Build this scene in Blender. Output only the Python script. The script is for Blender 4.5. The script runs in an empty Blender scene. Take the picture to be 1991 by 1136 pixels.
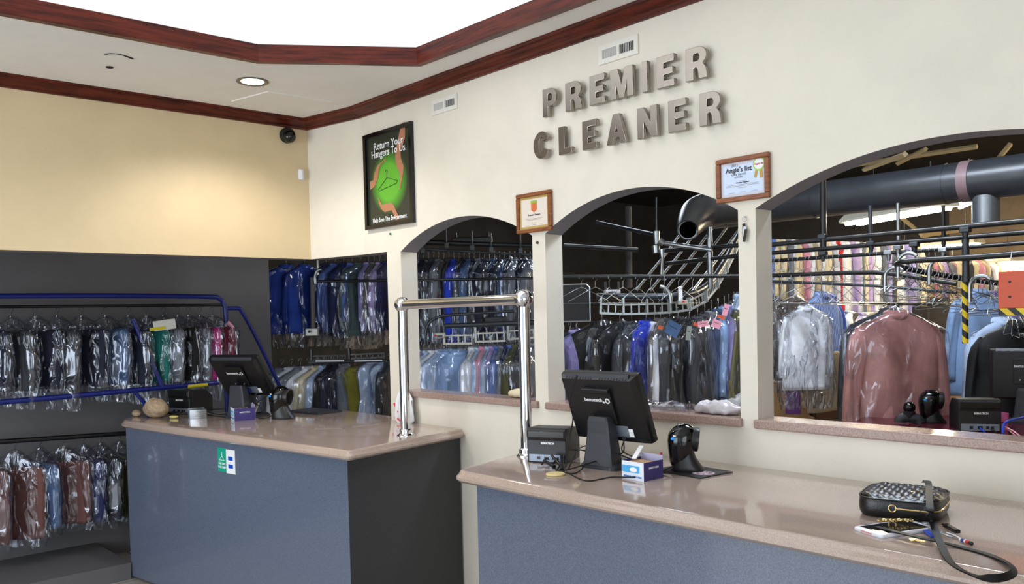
import bpy, math, random
import numpy as np
from mathutils import Vector, Matrix, Euler, noise
random.seed(7)
S = bpy.context.scene
COL = S.collection
PI = math.pi

# ------------------------------------------------------------------ camera
CAM = Vector((5.149, -2.93, 1.65))
FW = Vector((-.73101449, .68158324, -.03258999))
XW = Vector((.6823109, .73070982, -.02269368))
UW = Vector((-.00834619, .03882592, .99921113))
FPX, PPX, PPY = 1620.0, 995.5, 668.6
cd = bpy.data.cameras.new('camera'); cam = bpy.data.objects.new('camera', cd); COL.objects.link(cam)
cam.matrix_world = Matrix(((XW.x, UW.x, -FW.x, CAM.x), (XW.y, UW.y, -FW.y, CAM.y), (XW.z, UW.z, -FW.z, CAM.z), (0, 0, 0, 1)))
cd.sensor_width = 36; cd.lens = FPX / 1991 * 36; cd.shift_y = (PPY - 568) / 1991; cd.clip_start = .05
S.camera = cam
# ------------------------------------------------------------------ world, exposure
S.view_settings.view_transform = 'Standard'; S.view_settings.look = 'None'
S.view_settings.gamma = 1; S.view_settings.use_curve_mapping = False
S.view_settings.exposure = 0.0
S.cycles.max_bounces = 7; S.cycles.transparent_max_bounces = 20; S.cycles.diffuse_bounces = 3
S.cycles.sample_clamp_indirect = 6
w = bpy.data.worlds.new('world'); S.world = w; w.use_nodes = True
w.node_tree.nodes['Background'].inputs[0].default_value = (.75, .87, 1, 1)
w.node_tree.nodes['Background'].inputs[1].default_value = 1.1

def area(name, loc, rot, sx, sy, power, color):
    l = bpy.data.lights.new(name, 'AREA'); l.shape = 'RECTANGLE'; l.size = sx; l.size_y = sy
    l.energy = power; l.color = color
    o = bpy.data.objects.new(name, l); COL.objects.link(o); o.location = loc; o.rotation_euler = rot
    return o
# daylight through the shop front behind the viewer
area('shop_front_daylight', (1.7, -6.3, 1.5), (PI/2, 0, 0), 3.4, 2.3, 150, (.83, .91, 1))
area('shop_side_daylight', (7.3, -4.0, 1.5), (PI/2, 0, PI/2), 3.2, 2.2, 80, (.86, .93, 1))

# ------------------------------------------------------------------ geometry of view (pixel of the photograph -> point of the place)
def ray(px, py): return XW * ((px - PPX) / FPX) - UW * ((py - PPY) / FPX) + FW
def at(px, py, depth): return CAM + ray(px, py) * depth
def at_y(px, py, y=0.0):
    d = ray(px, py); return CAM + d * ((y - CAM.y) / d.y)
def at_x(px, py, x):
    d = ray(px, py); return CAM + d * ((x - CAM.x) / d.x)
def at_z(px, py, z):
    d = ray(px, py); return CAM + d * ((z - CAM.z) / d.z)
VA = math.atan2(XW.y, XW.x)      # heading of the view's right hand in plan

# ------------------------------------------------------------------ materials
def lin(c):
    r = []
    for v in c:
        v = v / 255
        r.append(v / 12.92 if v <= .04045 else ((v + .055) / 1.055) ** 2.4)
    return (*r, 1)
MATS = {}
def mat(name, c, rough=.5, metal=0, spec=.5, coat=0, noise_amt=0, nscale=20, bump=0, bscale=60, c2=None, stretch=None, sheen=0, alpha=None, trans=0):
    if name in MATS: return MATS[name]
    m = bpy.data.materials.new(name); m.use_nodes = True
    nt = m.node_tree; b = nt.nodes['Principled BSDF']
    b.inputs['Base Color'].default_value = lin(c); b.inputs['Roughness'].default_value = rough
    b.inputs['Metallic'].default_value = metal; b.inputs['Specular IOR Level'].default_value = spec
    b.inputs['Coat Weight'].default_value = coat; b.inputs['Transmission Weight'].default_value = trans
    tc = mp = None
    if noise_amt or bump or c2:
        tc = nt.nodes.new('ShaderNodeTexCoord'); mp = nt.nodes.new('ShaderNodeMapping')
        nt.links.new(tc.outputs['Object'], mp.inputs[0])
        if stretch: mp.inputs['Scale'].default_value = stretch
    if noise_amt or c2:
        n = nt.nodes.new('ShaderNodeTexNoise'); n.inputs['Scale'].default_value = nscale; n.inputs['Detail'].default_value = 6
        n.inputs['Roughness'].default_value = .65
        nt.links.new(mp.outputs[0], n.inputs[0])
        r = nt.nodes.new('ShaderNodeValToRGB')
        a, d = lin(c), lin(c2) if c2 else lin([v * (1 - noise_amt) for v in c])
        r.color_ramp.elements[0].color = d; r.color_ramp.elements[1].color = a
        r.color_ramp.elements[0].position = .35; r.color_ramp.elements[1].position = .62
        nt.links.new(n.outputs[0], r.inputs[0]); nt.links.new(r.outputs[0], b.inputs['Base Color'])
    if bump:
        n2 = nt.nodes.new('ShaderNodeTexNoise'); n2.inputs['Scale'].default_value = bscale; n2.inputs['Detail'].default_value = 3
        nt.links.new(mp.outputs[0], n2.inputs[0])
        bp = nt.nodes.new('ShaderNodeBump'); bp.inputs['Strength'].default_value = bump; bp.inputs['Distance'].default_value = .01
        nt.links.new(n2.outputs[0], bp.inputs['Height']); nt.links.new(bp.outputs[0], b.inputs['Normal'])
    MATS[name] = m
    return m
def emit(name, c, s):
    m = bpy.data.materials.new(name); m.use_nodes = True; b = m.node_tree.nodes['Principled BSDF']
    b.inputs['Base Color'].default_value = (.8, .8, .8, 1)
    b.inputs['Emission Color'].default_value = lin(c); b.inputs['Emission Strength'].default_value = s
    return m
def film(name, opacity=.07, rough=.10, bumps=.9, tint=(235, 240, 250), scale=(12, 12, 4)):
    m = bpy.data.materials.new(name); m.use_nodes = True; nt = m.node_tree
    for n in list(nt.nodes): nt.nodes.remove(n)
    out = nt.nodes.new('ShaderNodeOutputMaterial')
    tr = nt.nodes.new('ShaderNodeBsdfTransparent'); tr.inputs[0].default_value = (.965, .97, .98, 1)
    gl = nt.nodes.new('ShaderNodeBsdfGlossy'); gl.inputs['Roughness'].default_value = rough; gl.inputs[0].default_value = lin(tint)
    tc = nt.nodes.new('ShaderNodeTexCoord'); mp = nt.nodes.new('ShaderNodeMapping'); mp.inputs['Scale'].default_value = scale
    nz = nt.nodes.new('ShaderNodeTexNoise'); nz.noise_type = 'RIDGED_MULTIFRACTAL'; nz.inputs['Scale'].default_value = .8; nz.inputs['Detail'].default_value = 3; nz.inputs['Distortion'].default_value = 1.0
    bp = nt.nodes.new('ShaderNodeBump'); bp.inputs['Strength'].default_value = bumps; bp.inputs['Distance'].default_value = .05
    lw = nt.nodes.new('ShaderNodeLayerWeight'); lw.inputs[0].default_value = .35
    rmp = nt.nodes.new('ShaderNodeMapRange'); rmp.inputs[3].default_value = opacity; rmp.inputs[4].default_value = min(1, opacity * 7)
    mx = nt.nodes.new('ShaderNodeMixShader'); L = nt.links.new
    L(tc.outputs['Object'], mp.inputs[0]); L(mp.outputs[0], nz.inputs[0]); L(nz.outputs[0], bp.inputs['Height'])
    L(bp.outputs[0], gl.inputs['Normal']); L(bp.outputs[0], lw.inputs['Normal'])
    L(lw.outputs['Facing'], rmp.inputs[0]); L(rmp.outputs[0], mx.inputs[0]); L(tr.outputs[0], mx.inputs[1]); L(gl.outputs[0], mx.inputs[2]); L(mx.outputs[0], out.inputs[0])
    MATS[name] = m
    return m

M_wall = mat('cream_paint', (228, 220, 204), .55, noise_amt=.03, nscale=3, bump=.05, bscale=90)
M_walll = mat('tan_cream_left', (222, 200, 160), .55, noise_amt=.03, nscale=3, bump=.05, bscale=90)  # same cream in a tanner tone, used on the left wall
M_soffit = mat('grey_soffit', (128, 124, 128), .6)
M_ceil = mat('ceiling_paint', (232, 228, 222), .7, noise_amt=.03, nscale=2)
M_white = mat('white_paint', (245, 245, 245), .6)
M_mahog = mat('mahogany', (98, 38, 24), .33, spec=.25, c2=(52, 17, 13), nscale=3, stretch=(1.5, 1.5, 22))
M_lam = mat('speckled_beige_stone', (184, 164, 150), .10, c2=(158, 138, 126), nscale=260, coat=.3)
M_sill = mat('speckled_sill_stone', (176, 150, 138), .15, c2=(140, 116, 106), nscale=220)
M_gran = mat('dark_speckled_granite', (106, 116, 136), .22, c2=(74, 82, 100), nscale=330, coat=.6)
M_gran2 = mat('side_face_granite', (62, 62, 64), .5, c2=(34, 34, 36), nscale=300)
M_chrome = mat('chrome', (225, 227, 232), .06, 1)
M_steel = mat('brushed_steel', (150, 143, 134), .2, 1)
M_zinc = mat('zinc_metal', (170, 176, 180), .32, 1)
M_dsteel = mat('dull_dark_steel', (70, 74, 78), .4, .8)
M_blkm = mat('black_painted_metal', (14, 14, 16), .35)
M_plast = mat('black_plastic', (20, 20, 22), .38, bump=.03, bscale=500)
M_plast2 = mat('dark_grey_plastic', (46, 48, 54), .42)
M_gloss = mat('glossy_black_plastic', (9, 9, 10), .12)
M_rub = mat('black_rubber', (16, 16, 17), .6)
M_paper = mat('white_paper', (238, 238, 238), .7)
M_pink = mat('pink_ticket_paper', (232, 160, 176), .7)
M_orange = mat('orange_ticket_paper', (232, 100, 50), .7)
M_navyt = mat('navy_tube_paint', (22, 34, 112), .3)
M_greyw = mat('grey_brown_wall_paint', (100, 98, 100), .6, noise_amt=.06, nscale=2)
M_bkwall = mat('dark_back_wall', (60, 56, 54), .8, noise_amt=.2, nscale=2)
M_bktan = mat('tan_back_wall', (150, 130, 104), .8, noise_amt=.15, nscale=3)
M_floor = mat('beige_floor_tile', (186, 178, 168), .22)
_nt = M_floor.node_tree; _b = _nt.nodes.new('ShaderNodeTexBrick'); _t = _nt.nodes.new('ShaderNodeTexCoord'); _b.offset = 0; _b.inputs['Scale'].default_value = 1.0
_b.inputs['Brick Width'].default_value = .45; _b.inputs['Row Height'].default_value = .45; _b.inputs['Mortar Size'].default_value = .006
_b.inputs['Color1'].default_value = lin((188, 180, 170)); _b.inputs['Color2'].default_value = lin((180, 172, 160)); _b.inputs['Mortar'].default_value = lin((120, 112, 104))
_nt.links.new(_t.outputs['Object'], _b.inputs[0]); _nt.links.new(_b.outputs[0], _nt.nodes['Principled BSDF'].inputs['Base Color'])
M_gold = mat('gold_metal', (226, 200, 140), .25, 1)
M_leath = mat('black_leather', (12, 11, 12), .34, bump=.08, bscale=240)
M_strap = mat('black_strap_leather', (12, 11, 12), .55, spec=.25)
M_maroon = mat('maroon_desk_laminate', (92, 26, 42), .2)
M_card = mat('cardboard', (176, 138, 94), .8, noise_amt=.1)
M_text = mat('white_print', (240, 240, 240), .6)
M_dark = mat('dark_print', (50, 50, 60), .6)
F_bag = film('clear_garment_film')
F_bag2 = film('crinkled_garment_film', .10, .10, 1.0, scale=(22, 22, 9))
F_bagd = film('rack_garment_film', .085, .12, 1.0, scale=(20, 20, 8))

# ------------------------------------------------------------------ mesh builder
class MB:
    def __init__(s): s.v = []; s.f = []; s.m = []; s.mi = 0
    def add(s, vs, fs):
        n = len(s.v); s.v += [tuple(p) for p in vs]; s.f += [tuple(i + n for i in f) for f in fs]; s.m += [s.mi] * len(fs)
        return s
    def box(s, c, d, rz=0, mtx=None, bev=0):
        x, y, z = d[0] / 2, d[1] / 2, d[2] / 2
        if bev > 0:
            b = min(bev, x * .9, y * .9, z * .9)
            rings = []
            for zz, o in ((-z, b), (-z + b * .3, b * .3), (-z + b, 0), (z - b, 0), (z - b * .3, b * .3), (z, b)):
                X, Y = x - o, y - o; k = b - o * .0
                k = max(b * .6, 1e-4)
                rings.append([(X, -Y + k, zz), (X, Y - k, zz), (X - k, Y, zz), (-X + k, Y, zz), (-X, Y - k, zz), (-X, -Y + k, zz), (-X + k, -Y, zz), (X - k, -Y, zz)])
            vs = [p for r in rings for p in r]; fs = []
            for i in range(5):
                for j in range(8): fs.append((i * 8 + j, i * 8 + (j + 1) % 8, (i + 1) * 8 + (j + 1) % 8, (i + 1) * 8 + j))
            fs.append(tuple(range(7, -1, -1))); fs.append(tuple(range(40, 48)))
        else:
            vs = [(i, j, k) for i in (-x, x) for j in (-y, y) for k in (-z, z)]
            fs = [(0, 1, 3, 2), (4, 6, 7, 5), (0, 4, 5, 1), (2, 3, 7, 6), (0, 2, 6, 4), (1, 5, 7, 3)]
        R = Matrix.Rotation(rz, 4, 'Z') if mtx is None else mtx
        T = Matrix.Translation(Vector(c)) @ R
        return s.add([T @ Vector(p) for p in vs], fs)
    def tube(s, pts, r, n=10, cap=True, flat=1, up=None):
        pts = [Vector(p) for p in pts]; k = len(pts)
        rr = r if hasattr(r, '__len__') else [r] * k
        vs = []; fs = []; prev = None
        for i, p in enumerate(pts):
            t = (pts[min(i + 1, k - 1)] - pts[max(i - 1, 0)])
            if t.length < 1e-9: t = Vector((0, 0, 1))
            t.normalize()
            if prev is None:
                a = Vector(up) if up else (Vector((0, 0, 1)) if abs(t.z) < .9 else Vector((1, 0, 0)))
            else: a = prev
            a = (a - t * a.dot(t))
            if a.length < 1e-6: a = Vector((1, 0, 0)) - t * t.x
            a.normalize(); prev = a; b = t.cross(a)
            for j in range(n):
                th = 2 * PI * j / n
                vs.append(p + a * (math.cos(th) * rr[i] * flat) + b * (math.sin(th) * rr[i]))
        for i in range(k - 1):
            for j in range(n): fs.append((i * n + j, i * n + (j + 1) % n, (i + 1) * n + (j + 1) % n, (i + 1) * n + j))
        if cap: fs.append(tuple(range(n - 1, -1, -1))); fs.append(tuple((k - 1) * n + j for j in range(n)))
        return s.add(vs, fs)
    def cyl(s, a, b, r, n=20): return s.tube([a, b], r, n)
    def lathe(s, prof, c=(0, 0, 0), n=28, mtx=None, cap=True):
        vs = []; fs = []; T = Matrix.Translation(Vector(c)) @ (mtx or Matrix())
        for r, z in prof:
            for j in range(n): th = 2 * PI * j / n; vs.append(T @ Vector((max(r, 1e-5) * math.cos(th), max(r, 1e-5) * math.sin(th), z)))
        for i in range(len(prof) - 1):
            for j in range(n): fs.append((i * n + j, i * n + (j + 1) % n, (i + 1) * n + (j + 1) % n, (i + 1) * n + j))
        if cap: fs.append(tuple(range(n - 1, -1, -1))); fs.append(tuple((len(prof) - 1) * n + j for j in range(n)))
        return s.add(vs, fs)
    def loft(s, rings, close_top=True, close_bot=True):
        n = len(rings[0]); vs = [p for r in rings for p in r]; fs = []
        for i in range(len(rings) - 1):
            for j in range(n): fs.append((i * n + j, i * n + (j + 1) % n, (i + 1) * n + (j + 1) % n, (i + 1) * n + j))
        if close_top: fs.append(tuple(range(n - 1, -1, -1)))
        if close_bot: fs.append(tuple((len(rings) - 1) * n + j for j in range(n)))
        return s.add(vs, fs)
    def prism(s, poly, z0, z1, T=None):
        n = len(poly); T = T or Matrix()
        vs = [T @ Vector((*p, z0)) for p in poly] + [T @ Vector((*p, z1)) for p in poly]
        fs = [tuple(range(n - 1, -1, -1)), tuple(range(n, 2 * n))] + [(i, (i + 1) % n, n + (i + 1) % n, n + i) for i in range(n)]
        return s.add(vs, fs)
    def sphere(s, c, r, n=16, sc=(1, 1, 1)):
        return s.lathe([(r * math.sin(PI * i / n), -r * math.cos(PI * i / n)) for i in range(n + 1)], c, n * 2, Matrix.Diagonal((*sc, 1)), cap=False)
    def mesh(s, name, mats, smooth=False, auto=None):
        me = bpy.data.meshes.new(name); me.from_pydata([tuple(p) for p in s.v], [], s.f)
        for m in (mats if isinstance(mats, (list, tuple)) else [mats]): me.materials.append(m)
        for p, i in zip(me.polygons, s.m): p.material_index = i; p.use_smooth = smooth
        me.update()
        if smooth and auto: me.set_sharp_from_angle(angle=math.radians(auto))
        return me
    def build(s, name, mats, parent=None, smooth=False, auto=40):
        return obj(name, s.mesh(name, mats, smooth, auto), parent)
def obj(name, me, parent=None):
    o = bpy.data.objects.new(name, me); COL.objects.link(o)
    if parent: o.parent = parent
    return o
def tag(o, label, cat, group=None, kind=None):
    o['label'] = label; o['category'] = cat
    if group: o['group'] = group
    if kind: o['kind'] = kind
    return o
def thing(name, label, cat, loc=(0, 0, 0), rz=0, group=None, rot=None):
    o = bpy.data.objects.new(name, None); COL.objects.link(o); o.empty_display_size = .05
    o.location = loc; o.rotation_euler = rot or (0, 0, rz)
    return tag(o, label, cat, group)
def struct(name, mb, m, smooth=False):
    o = mb.build(name, m, None, smooth); o['kind'] = 'structure'; return o
def curve_mesh(splines, depth, bevel=0, offset=0):
    """filled flat outline(s) in XY, thickness along Z (0..depth)"""
    cu = bpy.data.curves.new('c', 'CURVE'); cu.dimensions = '2D'; cu.fill_mode = 'BOTH'
    cu.extrude = max(depth / 2 - bevel, 0); cu.bevel_depth = bevel; cu.bevel_resolution = 1; cu.offset = offset
    for pts in splines:
        sp = cu.splines.new('POLY'); sp.points.add(len(pts) - 1); sp.use_cyclic_u = True
        for q, p in zip(sp.points, pts): q.co = (p[0], p[1], 0, 1)
    o = bpy.data.objects.new('c', cu); COL.objects.link(o)
    me = bpy.data.meshes.new_from_object(o.evaluated_get(bpy.context.evaluated_depsgraph_get()))
    bpy.data.objects.remove(o); bpy.data.curves.remove(cu)
    me.transform(Matrix.Translation((0, 0, depth / 2)))
    return me
def text_mesh(body, size, m, depth=.0004, align='CENTER', bold=0, shear=0):
    cu = bpy.data.curves.new('t', 'FONT'); cu.body = body; cu.size = size; cu.align_x = align; cu.align_y = 'CENTER'
    cu.extrude = depth; cu.offset = bold; cu.resolution_u = 3; cu.shear = shear
    o = bpy.data.objects.new('t', cu); COL.objects.link(o)
    me = bpy.data.meshes.new_from_object(o.evaluated_get(bpy.context.evaluated_depsgraph_get()))
    bpy.data.objects.remove(o); bpy.data.curves.remove(cu)
    me.materials.clear(); me.materials.append(m)
    return me
def text(name, body, size, m, parent, loc, rot=(PI/2, 0, 0), **k):
    o = obj(name, text_mesh(body, size, m, **k), parent); o.location = loc; o.rotation_euler = rot; return o
def offset_poly(poly, d):
    n = len(poly); out = []
    for i in range(n):
        p0, p1, p2 = Vector(poly[i - 1]), Vector(poly[i]), Vector(poly[(i + 1) % n])
        a = (p1 - p0).normalized(); b = (p2 - p1).normalized()
        na, nb = Vector((a.y, -a.x)), Vector((b.y, -b.x)); m = (na + nb); m = m / max(m.dot(na), .3)
        out.append(tuple(p1 + m * d))
    return out
def round_poly(poly, r, seg=5):
    out = []; n = len(poly)
    for i in range(n):
        p0, p1, p2 = Vector(poly[i - 1]), Vector(poly[i]), Vector(poly[(i + 1) % n])
        rr = r[i] if hasattr(r, '__len__') else r
        a = (p0 - p1); b = (p2 - p1); k = min(rr, a.length * .45, b.length * .45); a.normalize(); b.normalize()
        if k < 1e-4: out.append(tuple(p1)); continue
        A, B = p1 + a * k, p1 + b * k
        for j in range(seg + 1):
            t = j / seg; out.append(tuple(A * (1 - t) ** 2 + p1 * 2 * t * (1 - t) + B * t * t))
    return out
def slab(mb, poly, prof):
    """poly counter-clockwise; prof = [(outset, z)] from bottom to top"""
    rings = [[(*p, z) for p in offset_poly(poly, o)] for o, z in prof]
    return mb.loft(rings, True, True)
def arc(c, r, a0, a1, n, ax=Vector((1, 0, 0)), ay=Vector((0, 0, 1))):
    return [Vector(c) + ax * (r * math.cos(a0 + (a1 - a0) * i / n)) + ay * (r * math.sin(a0 + (a1 - a0) * i / n)) for i in range(n + 1)]
def bez(p, n=16):
    """smooth curve through points (Catmull-Rom)"""
    p = [Vector(q) for q in p]; out = []
    for i in range(len(p) - 1):
        a, b, c, d = p[max(i - 1, 0)], p[i], p[i + 1], p[min(i + 2, len(p) - 1)]
        for j in range(n):
            t = j / n; out.append(.5 * ((2 * b) + (c - a) * t + (2 * a - 5 * b + 4 * c - d) * t * t + (3 * b - a - 3 * c + d) * t ** 3))
    return out + [p[-1]]

# ================================================================== THE ROOM
CZ = 2.975                                         # ceiling
HZ = 2.063                                         # header underside
P0 = Vector((.157, -.093)); P1 = Vector((.658, 0)); LD = Vector((-.0335, -1)).normalized()
PL = P0 + LD * 5.8
WT = .12
# floor
struct('floor', MB().box((1.5, 1.5, -.05), (16, 18, .1)), M_floor)
# arched wall
def arch(x0, x1, zs, zt, zb, n=28):
    """opening outline: rise zt-zs over x0..x1"""
    h = zt - zs; wdt = x1 - x0; r = (wdt * wdt / 4 + h * h) / (2 * h); cx = (x0 + x1) / 2; cz = zt - r
    a = math.asin(wdt / 2 / r); pts = [(x0, zb)]
    pts += [(cx + r * math.sin(-a + 2 * a * i / n), cz + r * math.cos(-a + 2 * a * i / n)) for i in range(n + 1)]
    return pts + [(x1, zb)]
ARCH = [(1.049, 2.172, 2.052, 2.203, 1.2), (2.262, 3.339, 2.052, 2.206, 1.2), (3.416, 4.79, 2.05, 2.212, 1.2), (4.87, 6.0, 2.05, 2.2, 1.2)]
outl = [(P1.x, HZ), (.905, HZ), (.905, 0), (7.6, 0), (7.6, CZ), (P1.x, CZ)]
me = curve_mesh([outl] + [arch(*a) for a in ARCH], WT)
me.transform(Matrix.Rotation(PI/2, 4, 'X')); me.transform(Matrix.Translation((0, WT, 0)))
mb = MB(); mb.add([v.co.copy() for v in me.vertices], [tuple(p.vertices) for p in me.polygons])
d = (P1 - P0).normalized(); nrm = Vector((-d.y, d.x))
mb.prism([tuple(P0), tuple(P1), (P1.x, WT), tuple(P0 + nrm * WT)], HZ, CZ)
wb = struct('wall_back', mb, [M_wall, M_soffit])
for p in wb.data.polygons:                          # undersides of header and arches are coloured a darker grey
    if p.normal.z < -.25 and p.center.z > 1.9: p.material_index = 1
# left wall: header only
mb = MB(); nl = Vector((LD.y, -LD.x))
mb.prism([tuple(PL), tuple(P0), tuple(P0 + nl * .14), tuple(PL + nl * .14)], HZ, CZ)
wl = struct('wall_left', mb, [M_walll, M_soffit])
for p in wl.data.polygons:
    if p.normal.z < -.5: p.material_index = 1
# shop front and side wall behind the viewer (openings let the daylight in)
mb = MB()
for c, dd in (((3.6, -6.5, .25), (8.4, .15, .5)), ((3.6, -6.5, 2.8), (8.4, .15, .4)), ((-.1, -6.5, 1.5), (.9, .15, 3)), ((4.6, -6.5, 1.5), (.3, .15, 3)), ((7.3, -6.5, 1.5), (.8, .15, 3))): mb.box(c, dd)
struct('wall_front', mb, M_wall)
mb = MB()
for c, dd in (((7.6, -3.2, .25), (.15, 6.6, .5)), ((7.6, -3.2, 2.8), (.15, 6.6, .4)), ((7.6, -1.3, 1.5), (.15, 2.8, 3)), ((7.6, -6.1, 1.5), (.15, .8, 3))): mb.box(c, dd)
struct('wall_right', mb, M_wall)
# ceiling with the eight-sided well
T = [Vector((1.128, -2.09)), Vector((1.186, -.945)), Vector((1.652, -.288)), Vector((2.73, -.27)), Vector((5.7, -.27)), Vector((6.2, -.95)), Vector((6.2, -4.6)), Vector((5.6, -5.3)), Vector((1.5, -5.3)), Vector((1.0, -4.6))]
T[0] = T[1] + (T[0] - T[1]).normalized() * 1.2
well = [tuple(t) for t in T]
me = curve_mesh([[(-.1, -6.5), (7.6, -6.5), (7.6, WT), (P1.x, WT), (P0.x, P0.y + .02)], well], .03)
mb = MB(); mb.add([v.co + Vector((0, 0, CZ)) for v in me.vertices], [tuple(p.vertices) for p in me.polygons])
struct('ceiling', mb, M_ceil)
mb = MB(); n = len(well); wo = offset_poly([tuple(t) for t in well], 0)
mb.add([(*p, CZ + .02) for p in well] + [(*p, CZ + .42) for p in well], [(i, (i + 1) % n, n + (i + 1) % n, n + i) for i in range(n)])
struct('wall_skylight_well', mb, M_white)
sk = thing('skylight', 'large glowing eight-sided skylight above the counters, bordered by red-brown moulding', 'skylight', (3.5, -2.8, CZ + .43))
mb = MB(); mb.prism([(p[0] - 3.5, p[1] + 2.8) for p in (well[0], well[1], well[2], (2.73, -.27), (3.0, -.27), (3.0, -5.3), (1.5, -5.3), (1.0, -4.6))], 0, .01)
mb.build('diffuser', emit('skylight_glow', (250, 250, 252), 1.35), sk)
mb = MB(); mb.prism([(p[0] - 3.5, p[1] + 2.8) for p in ((3.0, -5.3), (3.0, -.27), (5.7, -.27), (6.2, -.95), (6.2, -4.6), (5.6, -5.3))][::-1], 0, .01); mb.build('added_unlit_panel', M_white, sk)  # unseen unlit part, added so the skylight spares the right wall
# mouldings swept along polylines
def sweep(mb, path, prof, closed=False):
    """path 2D points; prof [(out, z)] with out to the left-hand normal"""
    n = len(path); rings = []
    for i in range(n):
        p = Vector(path[i])
        a = (p - Vector(path[i - 1])).normalized() if (i > 0 or closed) else None
        b = (Vector(path[(i + 1) % n]) - p).normalized() if (i < n - 1 or closed) else None
        a = a or b; b = b or a
        na, nb = Vector((-a.y, a.x)), Vector((-b.y, b.x)); m = na + nb; m = m / m.dot(na)
        rings.append([(*(p + m * o), z) for o, z in prof])
    k = len(prof); vs = [v for r in rings for v in r]; fs = []
    for i in range(n if closed else n - 1):
        for j in range(k):
            fs.append((i * k + j, i * k + (j + 1) % k, ((i + 1) % n) * k + (j + 1) % k, ((i + 1) % n) * k + j))
    mb.add(vs, fs); return mb
crown = [(0, CZ - .058), (.014, CZ - .056), (.018, CZ - .046), (.032, CZ - .04), (.052, CZ - .026), (.066, CZ - .018), (.07, CZ - .010), (.086, CZ - .008), (.088, CZ), (0, CZ)]
struct('trim_1', sweep(MB(), [(7.5, 0), (P1.x, 0), tuple(P0), tuple(PL)], [(o, z) for o, z in crown]), M_mahog)
well_prof = [(.012, CZ - .012), (-.026, CZ - .012), (-.03, CZ + .006), (-.018, CZ + .014), (-.02, CZ + .032), (-.006, CZ + .044), (-.012, CZ + .058), (.004, CZ + .072), (.02, CZ + .072)]
mb = MB(); wc = well[:]
sweep(mb, wc, [(-o, z) for o, z in well_prof], True)
struct('trim_2', mb, M_mahog)

# sills
for i, (x0, x1, _, _, zb) in enumerate(ARCH):
    mb = MB(); mb.box(((x0 + x1) / 2, WT / 2 - .006, zb + .006), (x1 - x0 + (.02 if i else .05), WT + .03, .036), bev=.006)
    struct(f'trim_{3 + i}', mb, M_sill)
# recess wall behind the racks and back room shell
GX = -1.2
ge = at_x(525, 600, GX)
mb = MB(); mb.box((GX - .06, (ge.y - 5) / 2, 1.5), (.12, ge.y + 5, 3.0)); struct('wall_recess', mb, M_greyw)
mb = MB(); mb.box((-.6, -5.05, 1.5), (1.4, .12, 3)); struct('wall_recess_end', mb, M_greyw)
mb = MB(); mb.box((-.84, -3.06, .055), (.72, 3.9, .11)); struct('trim_8', mb, M_greyw)
mb = MB(); mb.box((-4.6, 4.0, 1.9), (.12, 12, 3.8)); struct('wall_storeroom_left', mb, M_bkwall)
mb = MB(); mb.box((-2.0, 10.0, 1.9), (5.3, .12, 3.8)); struct('wall_storeroom_far', mb, M_bkwall)
mb = MB(); mb.box((4.4, 10.0, 1.9), (7.5, .12, 3.8)); struct('wall_storeroom_tan', mb, M_bktan)
mb = MB(); mb.box((8.1, 4.9, 1.9), (.12, 10.2, 3.8)); struct('wall_storeroom_right', mb, M_bktan)
mb = MB(); mb.box((1.7, 4.95, 3.7), (12.8, 10.2, .08)); struct('ceiling', mb, mat('black_ceiling', (24, 22, 20), .9))
mb = MB(); mb.box((-.55, -2.4, 2.99), (1.45, 5.2, .04)); struct('ceiling', mb, M_greyw)
mb = MB(); mb.box((-2.95, -.25, 1.9), (3.3, .12, 3.8)); struct('wall_storeroom_near', mb, M_bkwall)

# ================================================================== COUNTERS
H = 1.035
def counter(name, label, poly, body, rad, frontm):
    t = thing(name, label, 'counter', (0, 0, 0))
    prof = [(-.006, H - .05), (.006, H - .046), (.016, H - .036), (.016, H - .026), (.008, H - .018), (.004, H - .014), (.002, H - .008), (-.006, H - .001), (-.012, H)]
    slab(MB(), round_poly(poly, rad), prof).build('worktop', M_lam, t, True)
    mb = MB(); mb.prism(body, 0.02, H - .046)
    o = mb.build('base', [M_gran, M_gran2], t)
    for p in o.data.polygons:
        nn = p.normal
        if nn.x > .6: p.material_index = 1  # right-hand side faces take a darker granite tone
    return t
Lp = [tuple(at_z(236, 817, H).xy), tuple(at_z(678, 877, H).xy), (1.60, -.012), (.9, -.012), (.895, .11), (.14, .10), (-.80, -.93)]
Bp = [(-.50, -1.10), (1.66, -.785), (1.575, -.012), (.9, -.012), (.88, .09), (.16, .08), (-.70, -.90)]
counter('service_counter', 'left beige-topped counter with grey granite front and green and white sticker', Lp, Bp, [.08, .02, .02, 0, 0, .01, .06], M_gran)
Rp = [(2.535, -.818), (6.9, -.818), (6.9, -.012), (2.335, -.012)]
Rb = [(2.60, -.765), (6.8, -.765), (6.8, -.012), (2.42, -.012)]
counter('service_counter', 'right beige-topped counter with grey granite front, carrying the black handbag', Rp, Rb, [.05, .02, .0, 0], M_gran)
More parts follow.
